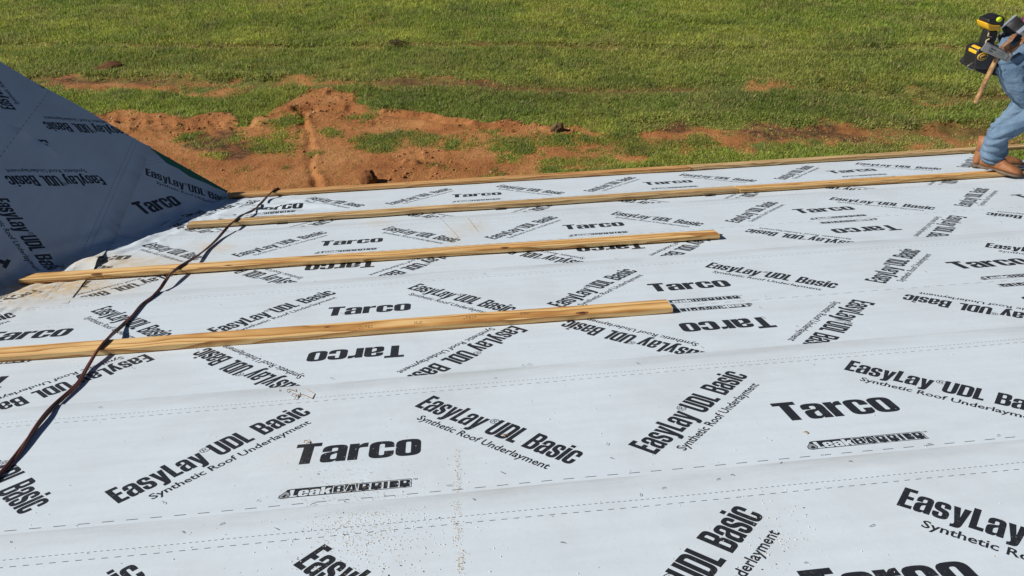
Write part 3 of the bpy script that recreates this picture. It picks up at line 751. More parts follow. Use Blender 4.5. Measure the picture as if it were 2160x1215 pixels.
# grass: single blades in tufts, thinned where the earth is bare
def grass():
    N = 400000
    # more tufts close by, where they are seen larger
    d = 6.0*(28.5/6.0)**rng.random(N); half = d*.74+1.2
    X = .9+d*.155*0+ (rng.random(N)*2-1)*half + (d-6)*.06; Y = CW[1]+d*1.0 + .0*d
    X, Y = X, Y-(X*.145-.3)
    k = (Y > 5.2); X, Y = X[k], Y[k]
    soil = soil_mask(X, Y); thin = in_polys(X, Y, THIN); pv = patch_val(X, Y); dk = in_polys(X, Y, DARK, .5, 141)
    n = fbm(X*1.3, Y*1.3, 155, 4); n2 = fbm(X*2.6, Y*2.6, 161, 4); n3 = fbm(X*.5, Y*.5, 165, 3)
    dens = np.clip(1.15-np.clip((n-.60)*5, 0, .75), 0, 1)
    dens = np.where(thin, np.clip(.50-(n2-.42)*5.0, .04, .9), dens)
    rd = np.zeros(len(X))
    for L, w, dpt, ex in RUTS[:3]:
        r, al, sd = dist_line(X+(fbm(X*1.4, Y*1.4, 121, 3)-.5)*.30, Y+(fbm(X*1.4, Y*1.4, 125, 3)-.5)*.30, L)
        dens = dens*(1-np.exp(-(r/(w*1.0))**2)*np.clip((vnoise(al*.45, al*0, 7+int(w*1000))-.25)*3.0, .12, .97)); rd = np.maximum(rd, np.exp(-(r/(w*1.6))**2))
    n4 = vnoise(X*5.5, Y*5.5, 173)*.6+vnoise(X*11, Y*11, 177)*.4; dens = dens*np.clip((n4-.20)*5, .12, 1)
    dens = np.where(soil, np.clip((pv-.20)*1.6+(n2-.55)*2.4, 0, 1)+.012, dens)
    dens = np.where(dk, dens*.22, dens)
    keep = rng.random(len(X)) < dens
    X, Y, soil, thin, n, n2, n3, rd = [v[keep] for v in (X, Y, soil, thin, n, n2, n3, rd)]
    dist = np.hypot(X-CW[0], Y-CW[1])
    Z = ground_z(X, Y, soil)-.006
    B = 9; m = len(X)
    ht = (.050+.060*np.clip((dist-10)/12, 0, 1))*(.6+.8*n2)*np.where(thin | soil, .72, 1)*(1-.45*rd)*rng.uniform(.7, 1.25, m)
    az0 = rng.uniform(0, 2*np.pi, m)
    rep = lambda v: np.repeat(v, B)
    sp_ = .028+.0016*rep(dist)
    bx = rep(X)+rng.normal(0, 1, m*B)*sp_; by = rep(Y)+rng.normal(0, 1, m*B)*sp_; bz = rep(Z)
    h = rep(ht)*rng.uniform(.55, 1.2, m*B); az = rep(az0)+rng.normal(0, 1.1, m*B); lean = np.abs(rng.normal(.75, .38, m*B))
    w = (.0034+.00036*rep(dist))*rng.uniform(.7, 1.3, m*B); fa = az+np.pi/2+rng.normal(0, .5, m*B)
    tx = bx+np.cos(az)*np.sin(lean)*h*1.1; ty = by+np.sin(az)*np.sin(lean)*h*1.1; tz = bz+np.cos(lean)*h
    px, py = np.cos(fa)*w, np.sin(fa)*w
    V = np.stack([np.stack([bx-px, by-py, bz], 1), np.stack([bx+px, by+py, bz], 1), np.stack([tx, ty, tz], 1)], 1)
    nb = m*B; F = np.arange(nb*3).reshape(-1, 3)
    gmat = mat("grass_blades", (.1, .17, .03), .55, 0, .25); q = NT(gmat)
    ca = q.n('Attribute', attribute_name='tint').outputs['Color']; q.l(ca, q.b.inputs['Base Color'])
    tr = q.n('BsdfTranslucent'); q.l(ca, tr.inputs[0]); mx_ = q.n('MixShader'); mx_.inputs[0].default_value = .45
    q.l(q.b.outputs[0], mx_.inputs[1]); q.l(tr.outputs[0], mx_.inputs[2]); q.l(mx_.outputs[0], q.t.nodes["Material Output"].inputs[0])
    o = fast_mesh("grass", V.reshape(-1, 3), F, gmat)
    g0 = np.array([.240, .350, .052]); g1 = np.array([.410, .470, .085]); dry = np.array([.52, .42, .19]); deep = np.array([.130, .215, .048])
    f = np.clip(.5+(n3-.5)*2.2+(n-.5)*1.6, 0, 1)[:, None]; c = g0*(1-f)+g1*f
    yb = Y+.145*(X-1)                                  # bands run along the mown strips
    lowb = np.exp(-((yb-12.6)/.9)**2)*np.clip((X+2.5)*.5, 0, 1); midb = np.exp(-((yb-15.2)/1.5)**2)
    c = c*(1-.55*lowb[:, None])+deep*1.05*.55*lowb[:, None]; c = c*(1-.22*midb[:, None]*np.clip(n*1.6, 0, 1)[:, None])+dry*.8*.22*midb[:, None]*np.clip(n*1.6, 0, 1)[:, None]
    dd = np.clip((n2-.60)*4, 0, .8)[:, None]; c = c*(1-dd)+deep*dd
    dry_f = np.clip(np.where(thin, .45, .06)+np.clip((.42-n)*3, 0, .4)+rd*.9*rng.random(m)+.20*(rng.random(m) < .10), 0, .9)[:, None]*rng.uniform(.2, 1, (m, 1))
    c = c*(1-dry_f)+dry*dry_f
    c = c*(.75+.5*fbm(X*.9, Y*1.4, 181, 4)[:, None]); c = np.repeat(c, B, 0)*rng.uniform(.50, 1.6, (nb, 1)); dr = (rng.random(nb) < .13)[:, None]; c = np.where(dr, dry*rng.uniform(.7, 1.3, (nb, 1)), c)
    ct = np.concatenate([np.repeat(c, 3, 0), np.ones((nb*3, 1))], 1).astype(np.float32)
    a = o.data.color_attributes.new('tint', 'FLOAT_COLOR', 'POINT'); a.data.foreach_set('color', ct.ravel())
    tag(o, kind='stuff'); return o
grass()

def soil_clods():
    n = 26000; X = rng.uniform(-7.5, 9.5, n); Y = rng.uniform(8.6, 14.0, n)
    s = soil_mask(X, Y); dk = in_polys(X, Y, DARK, .5, 141); tn = in_polys(X, Y, THIN)
    pr = np.where(s, np.clip((fbm(X*.8, Y*.8, 107, 3)-.42)*4, .08, 1), np.where(dk, .5, 0))*np.clip((fbm(X*2.7, Y*3.9, 117, 3)-.35)*3, .05, 1)
    k = rng.random(n) < pr; X, Y, s = X[k], Y[k], s[k]; Z = ground_z(X, Y, s); m = len(X)
    base = np.array([(1, 0, 0), (.3, .95, 0), (-.8, .6, 0), (-.8, -.6, 0), (.3, -.95, 0), (0, 0, 1), (0, 0, -1)], float)
    F0 = np.array([(0, 1, 5), (1, 2, 5), (2, 3, 5), (3, 4, 5), (4, 0, 5), (1, 0, 6), (2, 1, 6), (3, 2, 6), (4, 3, 6), (0, 4, 6)])
    sz = .008*rng.random(m)**-.45; sz = np.minimum(sz, .034); an = rng.uniform(0, 6.28, m)
    V = base[None]*(1+rng.uniform(-.35, .35, (m, 7, 1)))*sz[:, None, None]*np.array([1.25, .9, .75])
    c, s_ = np.cos(an)[:, None], np.sin(an)[:, None]; V = np.stack([V[..., 0]*c-V[..., 1]*s_, V[..., 0]*s_+V[..., 1]*c, V[..., 2]], -1)
    V = V+np.stack([X, Y, Z+sz*.15], 1)[:, None]
    F = (F0[None]+7*np.arange(m)[:, None, None]).reshape(-1, 3)
    cm = mat("loose_clods", (.28, .12, .045), .95, 0, .1); q = NT(cm); g = q.n('NewGeometry').outputs['Random Per Island']
    q.l(q.ramp(g, [(0, (.20, .08, .03)), (.6, (.36, .155, .06)), (.93, (.44, .22, .10)), (.97, (.55, .50, .42))]), q.b.inputs['Base Color'])
    tag(fast_mesh("soil_crumbs", V.reshape(-1, 3), F, cm), kind='stuff')
soil_clods()

# ------------------------------------------------------------------ clods, mound
def clod(name, label, cat, px, py, rx, ry, rz, m, seed, rough=.3):
    c = gnd(px, py); bm = bmesh.new(); bmesh.ops.create_icosphere(bm, subdivisions=4, radius=1.0)
    for v in bm.verts:
        p = v.co; k = 1+rough*(fbm(np.array([p.x*1.7+seed]), np.array([p.y*1.7+p.z*1.3]), 7+seed, 4)[0]-.5)*2
        v.co = Vector((p.x*rx*k, p.y*ry*k, max(p.z, -.3)*rz*k))
    o = from_bm(name, bm, m, None, True)
    z = float(ground_z(np.array([c[0]]), np.array([c[1]]), soil_mask(np.array([c[0]]), np.array([c[1]])))[0])
    o.location = (c[0], c[1], z); return tag(o, label, cat)
def earth(name, a, b):
    m = mat(name, a, .95, 0, .1); t = NT(m); oc = t.n('TexCoord').outputs['Object']; n = t.noise(oc, 14, 5, .7)
    t.l(t.mix(t.mapr(n, .35, .65), a, b), t.b.inputs['Base Color']); t.bump(t.noise(oc, 40, 4, .7), .8, .02); return m
ANT = earth("brown_earth", (.115, .050, .024), (.17, .08, .04)); CLAY = earth("dark_clay", (.16, .065, .03), (.26, .11, .045)); MUD = earth("dried_mud", (.10, .065, .035), (.19, .13, .07))
clod("dirt_mound", "low brown mound of bare earth in the grass above the dormer", "mound", 233, 143, .33, .26, .13, ANT, 3)
clod("dirt_clod", "upright clod of red clay just beyond the eave board", "clod", 779, 384, .13, .12, .20, CLAY, 5, .3)
clod("dirt_clod", "small grey-brown clod in the worn grass in mid field", "clod", 1176, 277, .12, .10, .13, MUD, 8, .35)
def straw_clump(px, py):
    c = gnd(px, py); bm = bmesh.new(); rr = random.Random(4)
    z = float(ground_z(np.array([c[0]]), np.array([c[1]]), np.array([False]))[0])
    for i in range(420):
        a = rr.uniform(0, 6.28); r = abs(rr.gauss(0, .16)); p = Vector((r*1.3*math.cos(a), r*math.sin(a)*.8, .02+max(0, .14-r*.4)*rr.random()))
        d = Vector((rr.gauss(0, 1), rr.gauss(0, 1), rr.gauss(.2, .5))).normalized()*rr.uniform(.04, .11); w = d.cross(Vector((rr.random(), rr.random(), 1))).normalized()*.004
        vs = [bm.verts.new(q) for q in (p-w, p+w, p+d*.6+w+Vector((0, 0, .01)), p+d)]; bm.faces.new(vs)
    o = from_bm("dead_grass_clump", bm, mat("dead_grass", (.20, .15, .075), .9)); o.location = (c[0], c[1], z+.03)
    tag(o, kind="stuff")
straw_clump(836, 100)

# ------------------------------------------------------------------ the cord over the boards
def cord():
    pts = [(-60, 1062, .006), (-10, 1012, .006), (30, 967, .008), (67, 913, .010), (92, 880, .012), (117, 853, .010), (163, 810, .009), (184, 775, .012), (202, 745, .024), (214, 728, .029), (228, 714, .029), (241, 701, .024), (260, 685, .010),
           (282, 662, .006), (300, 643, .006), (320, 626, .007), (337, 610, .012), (348, 594, .024), (361, 577, .029), (376, 565, .029), (390, 556, .029), (414, 541, .018), (434, 526, .008), (447, 515, .007), (462, 500, .010), (474, 486, .020), (486, 473, .031), (498, 463, .031), (512, 453, .026), (533, 444, .012), (546, 433, .008), (556, 423, .012), (564, 414, .022), (572, 406, .031), (580, 400, .032)]
    base = []
    for px, py, w in pts:
        U, V = on_roof(px, py, w); base.append((U, V, w))
    # over the eave board and down the outside
    U, V, w = base[-1]; base += [(U+.018, V+.035, w-.004), (U+.022, V+.06, w-.05), (U+.02, V+.075, w-.20), (U+.0, V+.08, w-.55), (U+.05, V+.10, w-1.3)]
    c = np.array(spline(base, 9)); L = np.r_[0, np.cumsum(np.linalg.norm(np.diff(c, axis=0), axis=1))]
    bm = bmesh.new()
    for ph in (0, math.pi):
        st = []
        for i, p in enumerate(c):
            d = c[min(i+1, len(c)-1)]-c[max(i-1, 0)]; d = d/np.linalg.norm(d); s = np.cross(d, [0, 0, 1]); s /= np.linalg.norm(s)+1e-9; u = np.cross(s, d)
            an = ph+L[i]*9+1.4*math.sin(L[i]*4.3); r = .0033
            q = p+s*r*math.cos(an)+u*r*math.sin(an)
            st.append(rw(q[0], q[1], q[2]))
        bm_tube(bm, st, .0041, 8)
    m = mat("brown_cord_rubber", (.13, .035, .022), .38); t = NT(m); oc = t.n('TexCoord').outputs['Object']
    t.l(t.mix(t.mapr(t.noise(oc, 18, 4, .6), .35, .7), (.15, .04, .024), (.085, .026, .020)), t.b.inputs['Base Color'])
    o = from_bm("extension_cord", bm, m, None, True)
    tag(o, "reddish brown twisted extension cord lying across the boards and hooked over the eave", "cord")
cord()

# ------------------------------------------------------------------ crumbs, sawdust, staples on the sheets
def crumbs(name, n, gen, size, mats, weights, thick=.5, w0=.005):
    V = []; F = []; MI = []; rr = random.Random(n)
    for i in range(n):
        px, py = gen(rr)
        U, V_ = on_roof(px, py); 
        if U < uval(V_)+.03 or V_ > 2.98: continue
        s = rr.uniform(*size); a = rr.uniform(0, 6.28); l = s*rr.uniform(.8, 2.2); ca, sa = math.cos(a), math.sin(a)
        h = float(ripple(np.array([[U, V_]]))[0])+w0*1.0-.0015
        b = len(V); z1 = s*thick
        for x, y, z in ((-l/2, -s/2, 0), (l/2, -s/2, 0), (l/2, s/2, 0), (-l/2, s/2, 0), (-l/2*.7, -s/3, z1), (l/2*.8, -s/2*.6, z1*.8), (l/2*.6, s/2*.6, z1), (-l/2*.8, s/2*.7, z1*.9)):
            V.append(tuple(rw(U+ca*x-sa*y, V_+sa*x+ca*y, h+z)))
        F += [(b, b+3, b+2, b+1), (b+4, b+5, b+6, b+7), (b, b+1, b+5, b+4), (b+1, b+2, b+6, b+5), (b+2, b+3, b+7, b+6), (b+3, b, b+4, b+7)]
        MI += [rr.choices(range(len(mats)), weights)[0]]*6
    o = fast_mesh(name, V, F, mats); o.data.polygons.foreach_set('material_index', np.array(MI, np.int32)[:len(o.data.polygons)])
    return tag(o, kind='stuff')
SAW = mat("sawdust_pale", (.66, .50, .27), .9); SAW2 = mat("sawdust_orange", (.62, .40, .19), .9); BLK = mat("black_grit", (.03, .03, .03), .8); WHT = mat("white_chip", (.75, .75, .72), .7)
def gen_saw(rr):
    k = rr.random()
    if k < .36: x = rr.gauss(110, 75); return x, 622-(x-60)*.14+rr.gauss(0, 12)
    if k < .56: x = rr.uniform(160, 460); return x, 606-(x-160)*.115+rr.gauss(0, 7)*(1 if rr.random() < .7 else 2.4)-14*rr.random()
    if k < .66: return rr.gauss(430, 50), rr.gauss(535, 12)
    if k < .69: y = rr.choice([rr.gauss(1128, 20), rr.gauss(1190, 18), rr.uniform(1060, 1215)]); return 961+(y-1090)*.11+rr.gauss(0, 5.5)+3*math.sin(y*.13), y
    if k < .72: return rr.gauss(965, 4), rr.uniform(950, 1090)
    if k < .86: t_ = rr.random(); return rr.choice([(925+t_*42, 458+t_*45), (985+t_*22, 460+t_*30)])
    return rr.gauss(745, 60), rr.gauss(1075, 60)
crumbs("sawdust", 7000, gen_saw, (.0004, .0013), [SAW, SAW2], (.6, .4))
def gen_grit(rr):
    k = rr.random()
    if k < .45: return rr.gauss(800, 110), rr.gauss(1110, 70)
    if k < .55: return rr.gauss(1640, 40), rr.gauss(1125, 40)
    return rr.uniform(0, 2160), rr.uniform(440, 1215)
crumbs("roof_grit", 900, gen_grit, (.0008, .0022), [WHT, SAW, BLK], (.7, .2, .10), .2)
def chips():
    # bent staples, wire ends and splinters a few centimetres long
    bm = bmesh.new(); rr = random.Random(9)
    spots = [(590, 826), (346, 1063), (386, 1126), (583, 1120), (545, 1060), (1000, 1057), (1400, 1032), (1648, 980), (1794, 977), (2105, 922), (1840, 1112), (1960, 940), (1610, 672), (1680, 690), (1602, 650), (1060, 1000), (466, 645), (415, 740), (1300, 548), (1760, 600), (1290, 970), (24, 1148), (660, 1068), (1220, 470), (2110, 470), (1870, 455), (1545, 1005), (1345, 770), (1480, 735), (1700, 1190), (700, 800), (180, 795), (1116, 772)]
    for i in range(16): spots.append((rr.uniform(200, 2150), rr.uniform(520, 1200)))
    for px, py in spots:
        U, V = on_roof(px, py); a = rr.uniform(0, 6.28); l = rr.uniform(.005, .015); c = rr.uniform(-.5, .5)
        h = float(ripple(np.array([[U, V]]))[0])+.0042
        pts = [rw(U+math.cos(a+c*k)*l*(k-.5), V+math.sin(a+c*k)*l*(k-.5), h+.002*math.sin(k*3.1)) for k in (0, .33, .66, 1)]
        bm_tube(bm, pts, .0006, 5)
    o = from_bm("staple_scraps", bm, mat("dull_wire", (.06, .06, .06), .5)); tag(o, kind='stuff')
    bm = bmesh.new()
    for px, py, L, a0 in ((606, 830, .035, .9), (622, 845, .07, .7), (615, 838, .03, .3), (642, 938, .02, .6), (1066, 925, .02, 1.5), (1700, 918, .012, 1.2)):
        U, V = on_roof(px, py); h = float(ripple(np.array([[U, V]]))[0])+.005
        bm_tube(bm, [rw(U+math.cos(a0+.8*math.sin(k*7))*L*k, V+math.sin(a0+.8*math.sin(k*7))*L*k, h+.003*math.sin(k*5)) for k in np.linspace(0, 1, 8)], .0011, 5)
    o = from_bm("straw_scraps", bm, mat("dry_straw", (.38, .22, .10), .8)); tag(o, kind='stuff')
chips()

# ------------------------------------------------------------------ the worker
def denim():
    m = mat("blue_denim", (.16, .26, .40), .85, 0, .2); t = NT(m); oc = t.n('TexCoord').outputs['Object']
    a = t.noise(oc, 6, 4, .6); b = t.noise(oc, 26, 4, .6); w = t.noise(t.mapping(oc, (160, 160, 40)), 1, 2)
    c = t.mix(t.mapr(a, .35, .68), (.082, .145, .230), (.180, .262, .355)); c = t.mix(t.math('MULTIPLY', t.mapr(b, .5, .75), .35), c, (.23, .32, .42))
    c = t.mix(t.math('MULTIPLY', w, .25), c, (.05, .09, .16)); t.l(c, t.b.inputs['Base Color'])
    t.bump(t.math('ADD', t.noise(t.mapping(oc, (9, 9, 16)), 1.0, 3, .5), t.math('MULTIPLY', b, .3)), .55, .03); return m
def leather(name, a, b):
    m = mat(name, a, .6); t = NT(m); oc = t.n('TexCoord').outputs['Object']; n = t.noise(oc, 22, 5, .6)
    t.l(t.mix(t.mapr(n, .35, .7), a, b), t.b.inputs['Base Color']); t.bump(t.noise(oc, 60, 4, .6), .3, .004); return m
def plaid():
    m = mat("plaid_shirt", (.4, .05, .1), .85, 0, .2); t = NT(m); oc = t.n('TexCoord').outputs['Object']
    s = t.n('SeparateXYZ'); t.l(oc, s.inputs[0])
    def stripe(v, k, th):
        return t.math('GREATER_THAN', t.math('FRACT', t.math('MULTIPLY', v, k)), th)
    d1 = t.math('ADD', s.outputs[0], t.math('MULTIPLY', s.outputs[2], .8)); d2 = t.math('SUBTRACT', s.outputs[2], t.math('MULTIPLY', s.outputs[0], .8))
    a = t.math('MULTIPLY', stripe(d1, 17, .55), .5); b = t.math('MULTIPLY', stripe(d2, 17, .55), .5)
    c = t.mix(t.math('ADD', a, b), (.36, .045, .085), (.05, .03, .08)); t.l(c, t.b.inputs['Base Color'])
    t.bump(t.noise(oc, 16, 3), .5, .02); return m
DENIM = denim(); TAN = leather("tan_boot_leather", (.36, .15, .058), (.21, .085, .034)); SOLE = leather("dusty_sole", (.15, .10, .065), (.08, .055, .038))
BELT = leather("black_webbing", (.022, .022, .024), (.04, .04, .042)); STRAP = leather("brown_leather", (.27, .135, .065), (.18, .085, .04)); PLAID = plaid()
SKIN = mat("skin", (.42, .22, .14), .5); HAIR = mat("dark_hair", (.03, .02, .015), .7)
STEEL = mat("worn_steel", (.33, .32, .30), .42, .75); t = NT(STEEL); oc = t.n('TexCoord').outputs['Object']; t.l(t.mix(t.mapr(t.noise(oc, 30, 4, .65), .4, .7), (.38, .37, .35), (.20, .19, .175)), t.b.inputs['Base Color'])
HANDLE = mat("hickory_handle", (.40, .22, .09), .5); t = NT(HANDLE); oc = t.n('TexCoord').outputs['Object']; t.l(t.mix(t.mapr(t.noise(oc, 28, 5, .7), .42, .62), (.43, .245, .10), (.20, .095, .04)), t.b.inputs['Base Color'])
BLACK = mat("black_plastic", (.014, .014, .016), .45); YEL = mat("yellow_plastic", (.75, .42, .02), .4); LIME = mat("lime_cap", (.62, .78, .02), .45); BADGE = mat("amber_badge", (.50, .30, .04), .4); NYLON = mat("black_nylon", (.010, .010, .012), .8)

def skin_mesh(name, verts, edges, radii, mats, parent, sub=2, disp=None):
    me = bpy.data.meshes.new(name); me.from_pydata([tuple(v) for v in verts], edges, []); o = bpy.data.objects.new(name, me); col.objects.link(o)
    s = o.modifiers.new('skin', 'SKIN'); s.use_smooth_shade = True; s.branch_smoothing = .6
    for v, r in zip(me.skin_vertices[0].data, radii): v.radius = (r, r) if not isinstance(r, tuple) else r
    me.skin_vertices[0].data[0].use_root = True
    su = o.modifiers.new('sub', 'SUBSURF'); su.levels = sub; su.render_levels = sub
    dg = bpy.context.evaluated_depsgraph_get(); m2 = bpy.data.meshes.new_from_object(o.evaluated_get(dg)); bpy.data.objects.remove(o)
    if disp:
        m2.update(); P = np.array([v.co for v in m2.vertices]); Nn = np.array([v.normal for v in m2.vertices]); d = disp(P)
        m2.vertices.foreach_set('co', (P+Nn*d[:, None]).astype(np.float32).ravel()); m2.update()
    return link(name, m2, mats, parent, True)

lA, lS, lK, lH = at(2086, 328, 2.42), at(2110, 270, 2.43), at(2164, 212, 2.45), at(2121, 114, 2.325)
rA, rS, rK, rH = at(2094, 331, 2.17), at(2104, 284, 2.14), at(2192, 236, 2.06), at(2131, 124, 2.135)
pel = (lH+rH)/2+Vector((.0, 0, .07))
fwd = Vector((.84, -.02, .54)).normalized(); latv = (rH-lH).normalized()
waist = pel+fwd*.13; chest = waist+fwd*.27+Vector((.03, 0, -.01)); neck = chest+fwd*.175+Vector((.02, 0, -.02)); head = neck+Vector((.085, -.005, .045))
worker = empty("person", (rA.x, 2.25, min(rA.z, lA.z)-.1))
tag(worker, "worker in jeans, tan boots and plaid shirt stooping at the right of the roof", "person")
def folds(P):
    q = fbm(P[:, 0]*9+P[:, 1]*4, P[:, 2]*13+P[:, 1]*5, 201, 3)-.5
    z = np.sin(P[:, 2]*62-P[:, 0]*28+6*fbm(P[:, 0]*7, P[:, 2]*7+P[:, 1]*6, 211, 2))
    near = np.zeros(len(P))
    for k, w_ in ((lA, .12), (rA, .12), (lS, .09), (rS, .09), (lK, .12), (rK, .12), (lH, .10), (rH, .10)): near = np.maximum(near, np.exp(-(np.linalg.norm(P-np.array(k), axis=1)/w_)**2))
    z = 1-2*np.abs(z); return q*.020+z*(.0015+.0085*near)
mid = lambda a, b, t: a+(b-a)*t
def legs():
    V = [pel+Vector((.01, 0, -.015))]; R = [.145]; E = []
    V.append(waist+Vector((-.01, 0, -.02))); R.append((.135, .150)); E.append((0, 1))
    for H, K, S, A in ((lH, lK, lS, lA), (rH, rK, rS, rA)):
        i = len(V); V += [H+Vector((.01, 0, -.02)), mid(H, K, .35), mid(H, K, .72), K, mid(K, S, .35), mid(K, S, .72), S, mid(S, A, .45), mid(S, A, .85), mid(S, A, 1.04)]
        R += [.108, .094, .080, .070, .062, .059, .062, .067, .074, .074]
        E += [(0, i)]+[(i+k, i+k+1) for k in range(9)]
    return skin_mesh("jeans", V, E, R, DENIM, worker, 3, folds)
JEANS = legs()
# boots: lofted along the foot
def boot(heel, toe, up, roll=0):
    heel = Vector(heel); toe = Vector(toe); X = (toe-heel).normalized(); Z = (up-X*up.dot(X)).normalized(); Y = Z.cross(X); L = (toe-heel).length; k = L/.31
    T = lambda x, y, z: heel+X*(x*k)+Y*(y*k)+Z*(z*k)
    def ring(x, hw, z0, z1, n=20, pinch=.0):
        out = []
        for i in range(n):
            a = 2*math.pi*i/n; cx_, sz = math.cos(a), math.sin(a); e = .72
            y = hw*math.copysign(abs(cx_)**e, cx_); zz = (z0+z1)/2+(z1-z0)/2*math.copysign(abs(sz)**(.8), sz)
            if sz > 0: y *= 1-pinch*sz
            out.append(T(x, y, zz))
        return out
    bm = bmesh.new()
    up_ = [(.002, .020, .03, .085), (.010, .031, .022, .125), (.03, .037, .02, .15), (.06, .039, .02, .165), (.095, .038, .02, .165), (.125, .039, .02, .140), (.155, .041, .02, .112), (.185, .045, .02, .092), (.215, .049, .02, .080), (.245, .050, .02, .070), (.272, .046, .02, .060), (.292, .036, .02, .050), (.304, .020, .021, .038)]
    bm_rings(bm, [ring(x, h, a, b, 20, .28) for x, h, a, b in up_])
    b_ = empty("boot_holder", heel)
    bpy.data.objects.remove(b_)
    o = from_bm("boot", bm, TAN, worker, True)
    bm = bmesh.new()
    so = [(-.004, .022, .0, .024), (.006, .034, .0, .026), (.03, .041, 0, .026), (.075, .041, 0, .026), (.085, .038, .010, .026), (.13, .037, .010, .026), (.145, .041, .0, .026), (.19, .048, .0, .026), (.24, .054, 0, .026), (.275, .049, 0.001, .026), (.297, .038, .003, .026), (.311, .022, .006, .026)]
    bm_rings(bm, [ring(x, h, a, b, 20) for x, h, a, b in so])
    so_ = from_bm("sole", bm, SOLE, o, True)
    bm = bmesh.new(); c0, c1 = T(.055, 0, .11), T(.062, 0, .21); bm_tube(bm, [c0, c1], [.050*k, .052*k], 18)
    from_bm("boot_shaft", bm, TAN, o, True)
Zr = rw(0, 0, 1)
def rp(U, V, w): return rw(U, V, w)
boot(rp(4.035, 2.46, .003), rp(4.315, 2.385, .003), Zr)
rt_ = rp(4.055, 2.055, .006); hl = at(2064, 352, 2.195)
boot(hl, rt_, Vector((.0, .15, 1)))
# torso, sleeves
def shirt():
    V = [pel+fwd*.03, mid(waist, chest, .3), chest, neck+fwd*(-.06), neck+fwd*(-.005)]; Rr = [(.125, .145), (.135, .155), (.150, .185), (.100, .13), .066]
    E = [(0, 1), (1, 2), (2, 3), (3, 4)]
    for sgn in (-1, 1):
        sh = chest+fwd*.13+latv*(.185*sgn); el = sh+Vector((.06, latv.y*.05*sgn, -.27)); wr = el+Vector((.17, -latv.y*.02*sgn, -.17)); i = len(V)
        V += [sh, mid(sh, el, .5), el, mid(el, wr, .55), wr+(el-wr)*.06]; Rr += [.082, .066, .055, .049, .045]; E += [(2, i)]+[(i+k, i+k+1) for k in range(4)]
    return skin_mesh("shirt", V, E, Rr, PLAID, worker, 2, lambda P: (fbm(P[:, 0]*8+P[:, 1]*5, P[:, 2]*11, 301, 3)-.5)*.02)
SHIRT = shirt()
# belt: a wide black band that follows the hips
def snug_band(name, c, axis, w, th, m, objs, parent, rmax=.26, slack=.004, n=48):
    axis = axis.normalized(); s = (latv-axis*latv.dot(axis)).normalized(); u = axis.cross(s); rad = np.zeros(n)
    P = np.concatenate([np.array([v.co for v in o.data.vertices]) for o in objs])-np.array(c)
    h = P@np.array(axis); x = P@np.array(s); y = P@np.array(u); k = (np.abs(h) < w*.55) & (np.hypot(x, y) < rmax)
    b_ = ((np.arctan2(y[k], x[k])/(2*math.pi)*n+.5).astype(int)) % n; np.maximum.at(rad, b_, np.hypot(x[k], y[k]))
    rad = np.where(rad == 0, np.median(rad[rad > 0]), rad)
    for _ in range(4): rad = np.maximum(rad, (np.roll(rad, 1)+np.roll(rad, -1))/2)
    rad = (rad+np.roll(rad, 1)+np.roll(rad, -1))/3+slack
    at_r = lambda i, e: s*((rad[i % n]+e)*math.cos(2*math.pi*i/n))+u*((rad[i % n]+e)*math.sin(2*math.pi*i/n))
    rings = [[c+axis*off+at_r(i, e) for i in range(n)] for off, e in ((-w/2, 0), (-w/2, th), (w/2, th), (w/2, 0))]
    bm = bmesh.new(); bm_rings(bm, rings, False); vs = list(bm.verts)
    for i in range(n): bm.faces.new((vs[3*n+i], vs[3*n+(i+1) % n], vs[(i+1) % n], vs[i]))
    return from_bm(name, bm, m, parent, True), (lambda i: (c+at_r(i, th+.002), at_r(i, 0).normalized())), n
bax = (fwd*1.0+Vector((-.10, 0, .22))).normalized(); bc = pel+fwd*.060+Vector((-.01, 0, .0))
belt, bpos, bn = snug_band("belt", bc, bax, .085, .007, BELT, [JEANS, SHIRT], worker)
for S_, A_ in ((lS, lA), (rS, rA)):
    snug_band("trouser_hem", mid(S_, A_, .98), A_-S_, .022, .0025, DENIM, [JEANS], JEANS, .12, .001)
GREYW = mat("grey_webbing", (.20, .24, .30), .7)
for i in range(2, bn, 6):
    p_, n_ = bpos(i); tg = bax.cross(n_).normalized()
    M_ = Matrix((tg, bax, tg.cross(bax))).transposed().to_4x4(); M_.translation = p_
    bm = bmesh.new(); bm_box(bm, (0, 0, 0), (.022, .098, .006), M_, .002); from_bm("belt_keeper", bm, GREYW, belt)
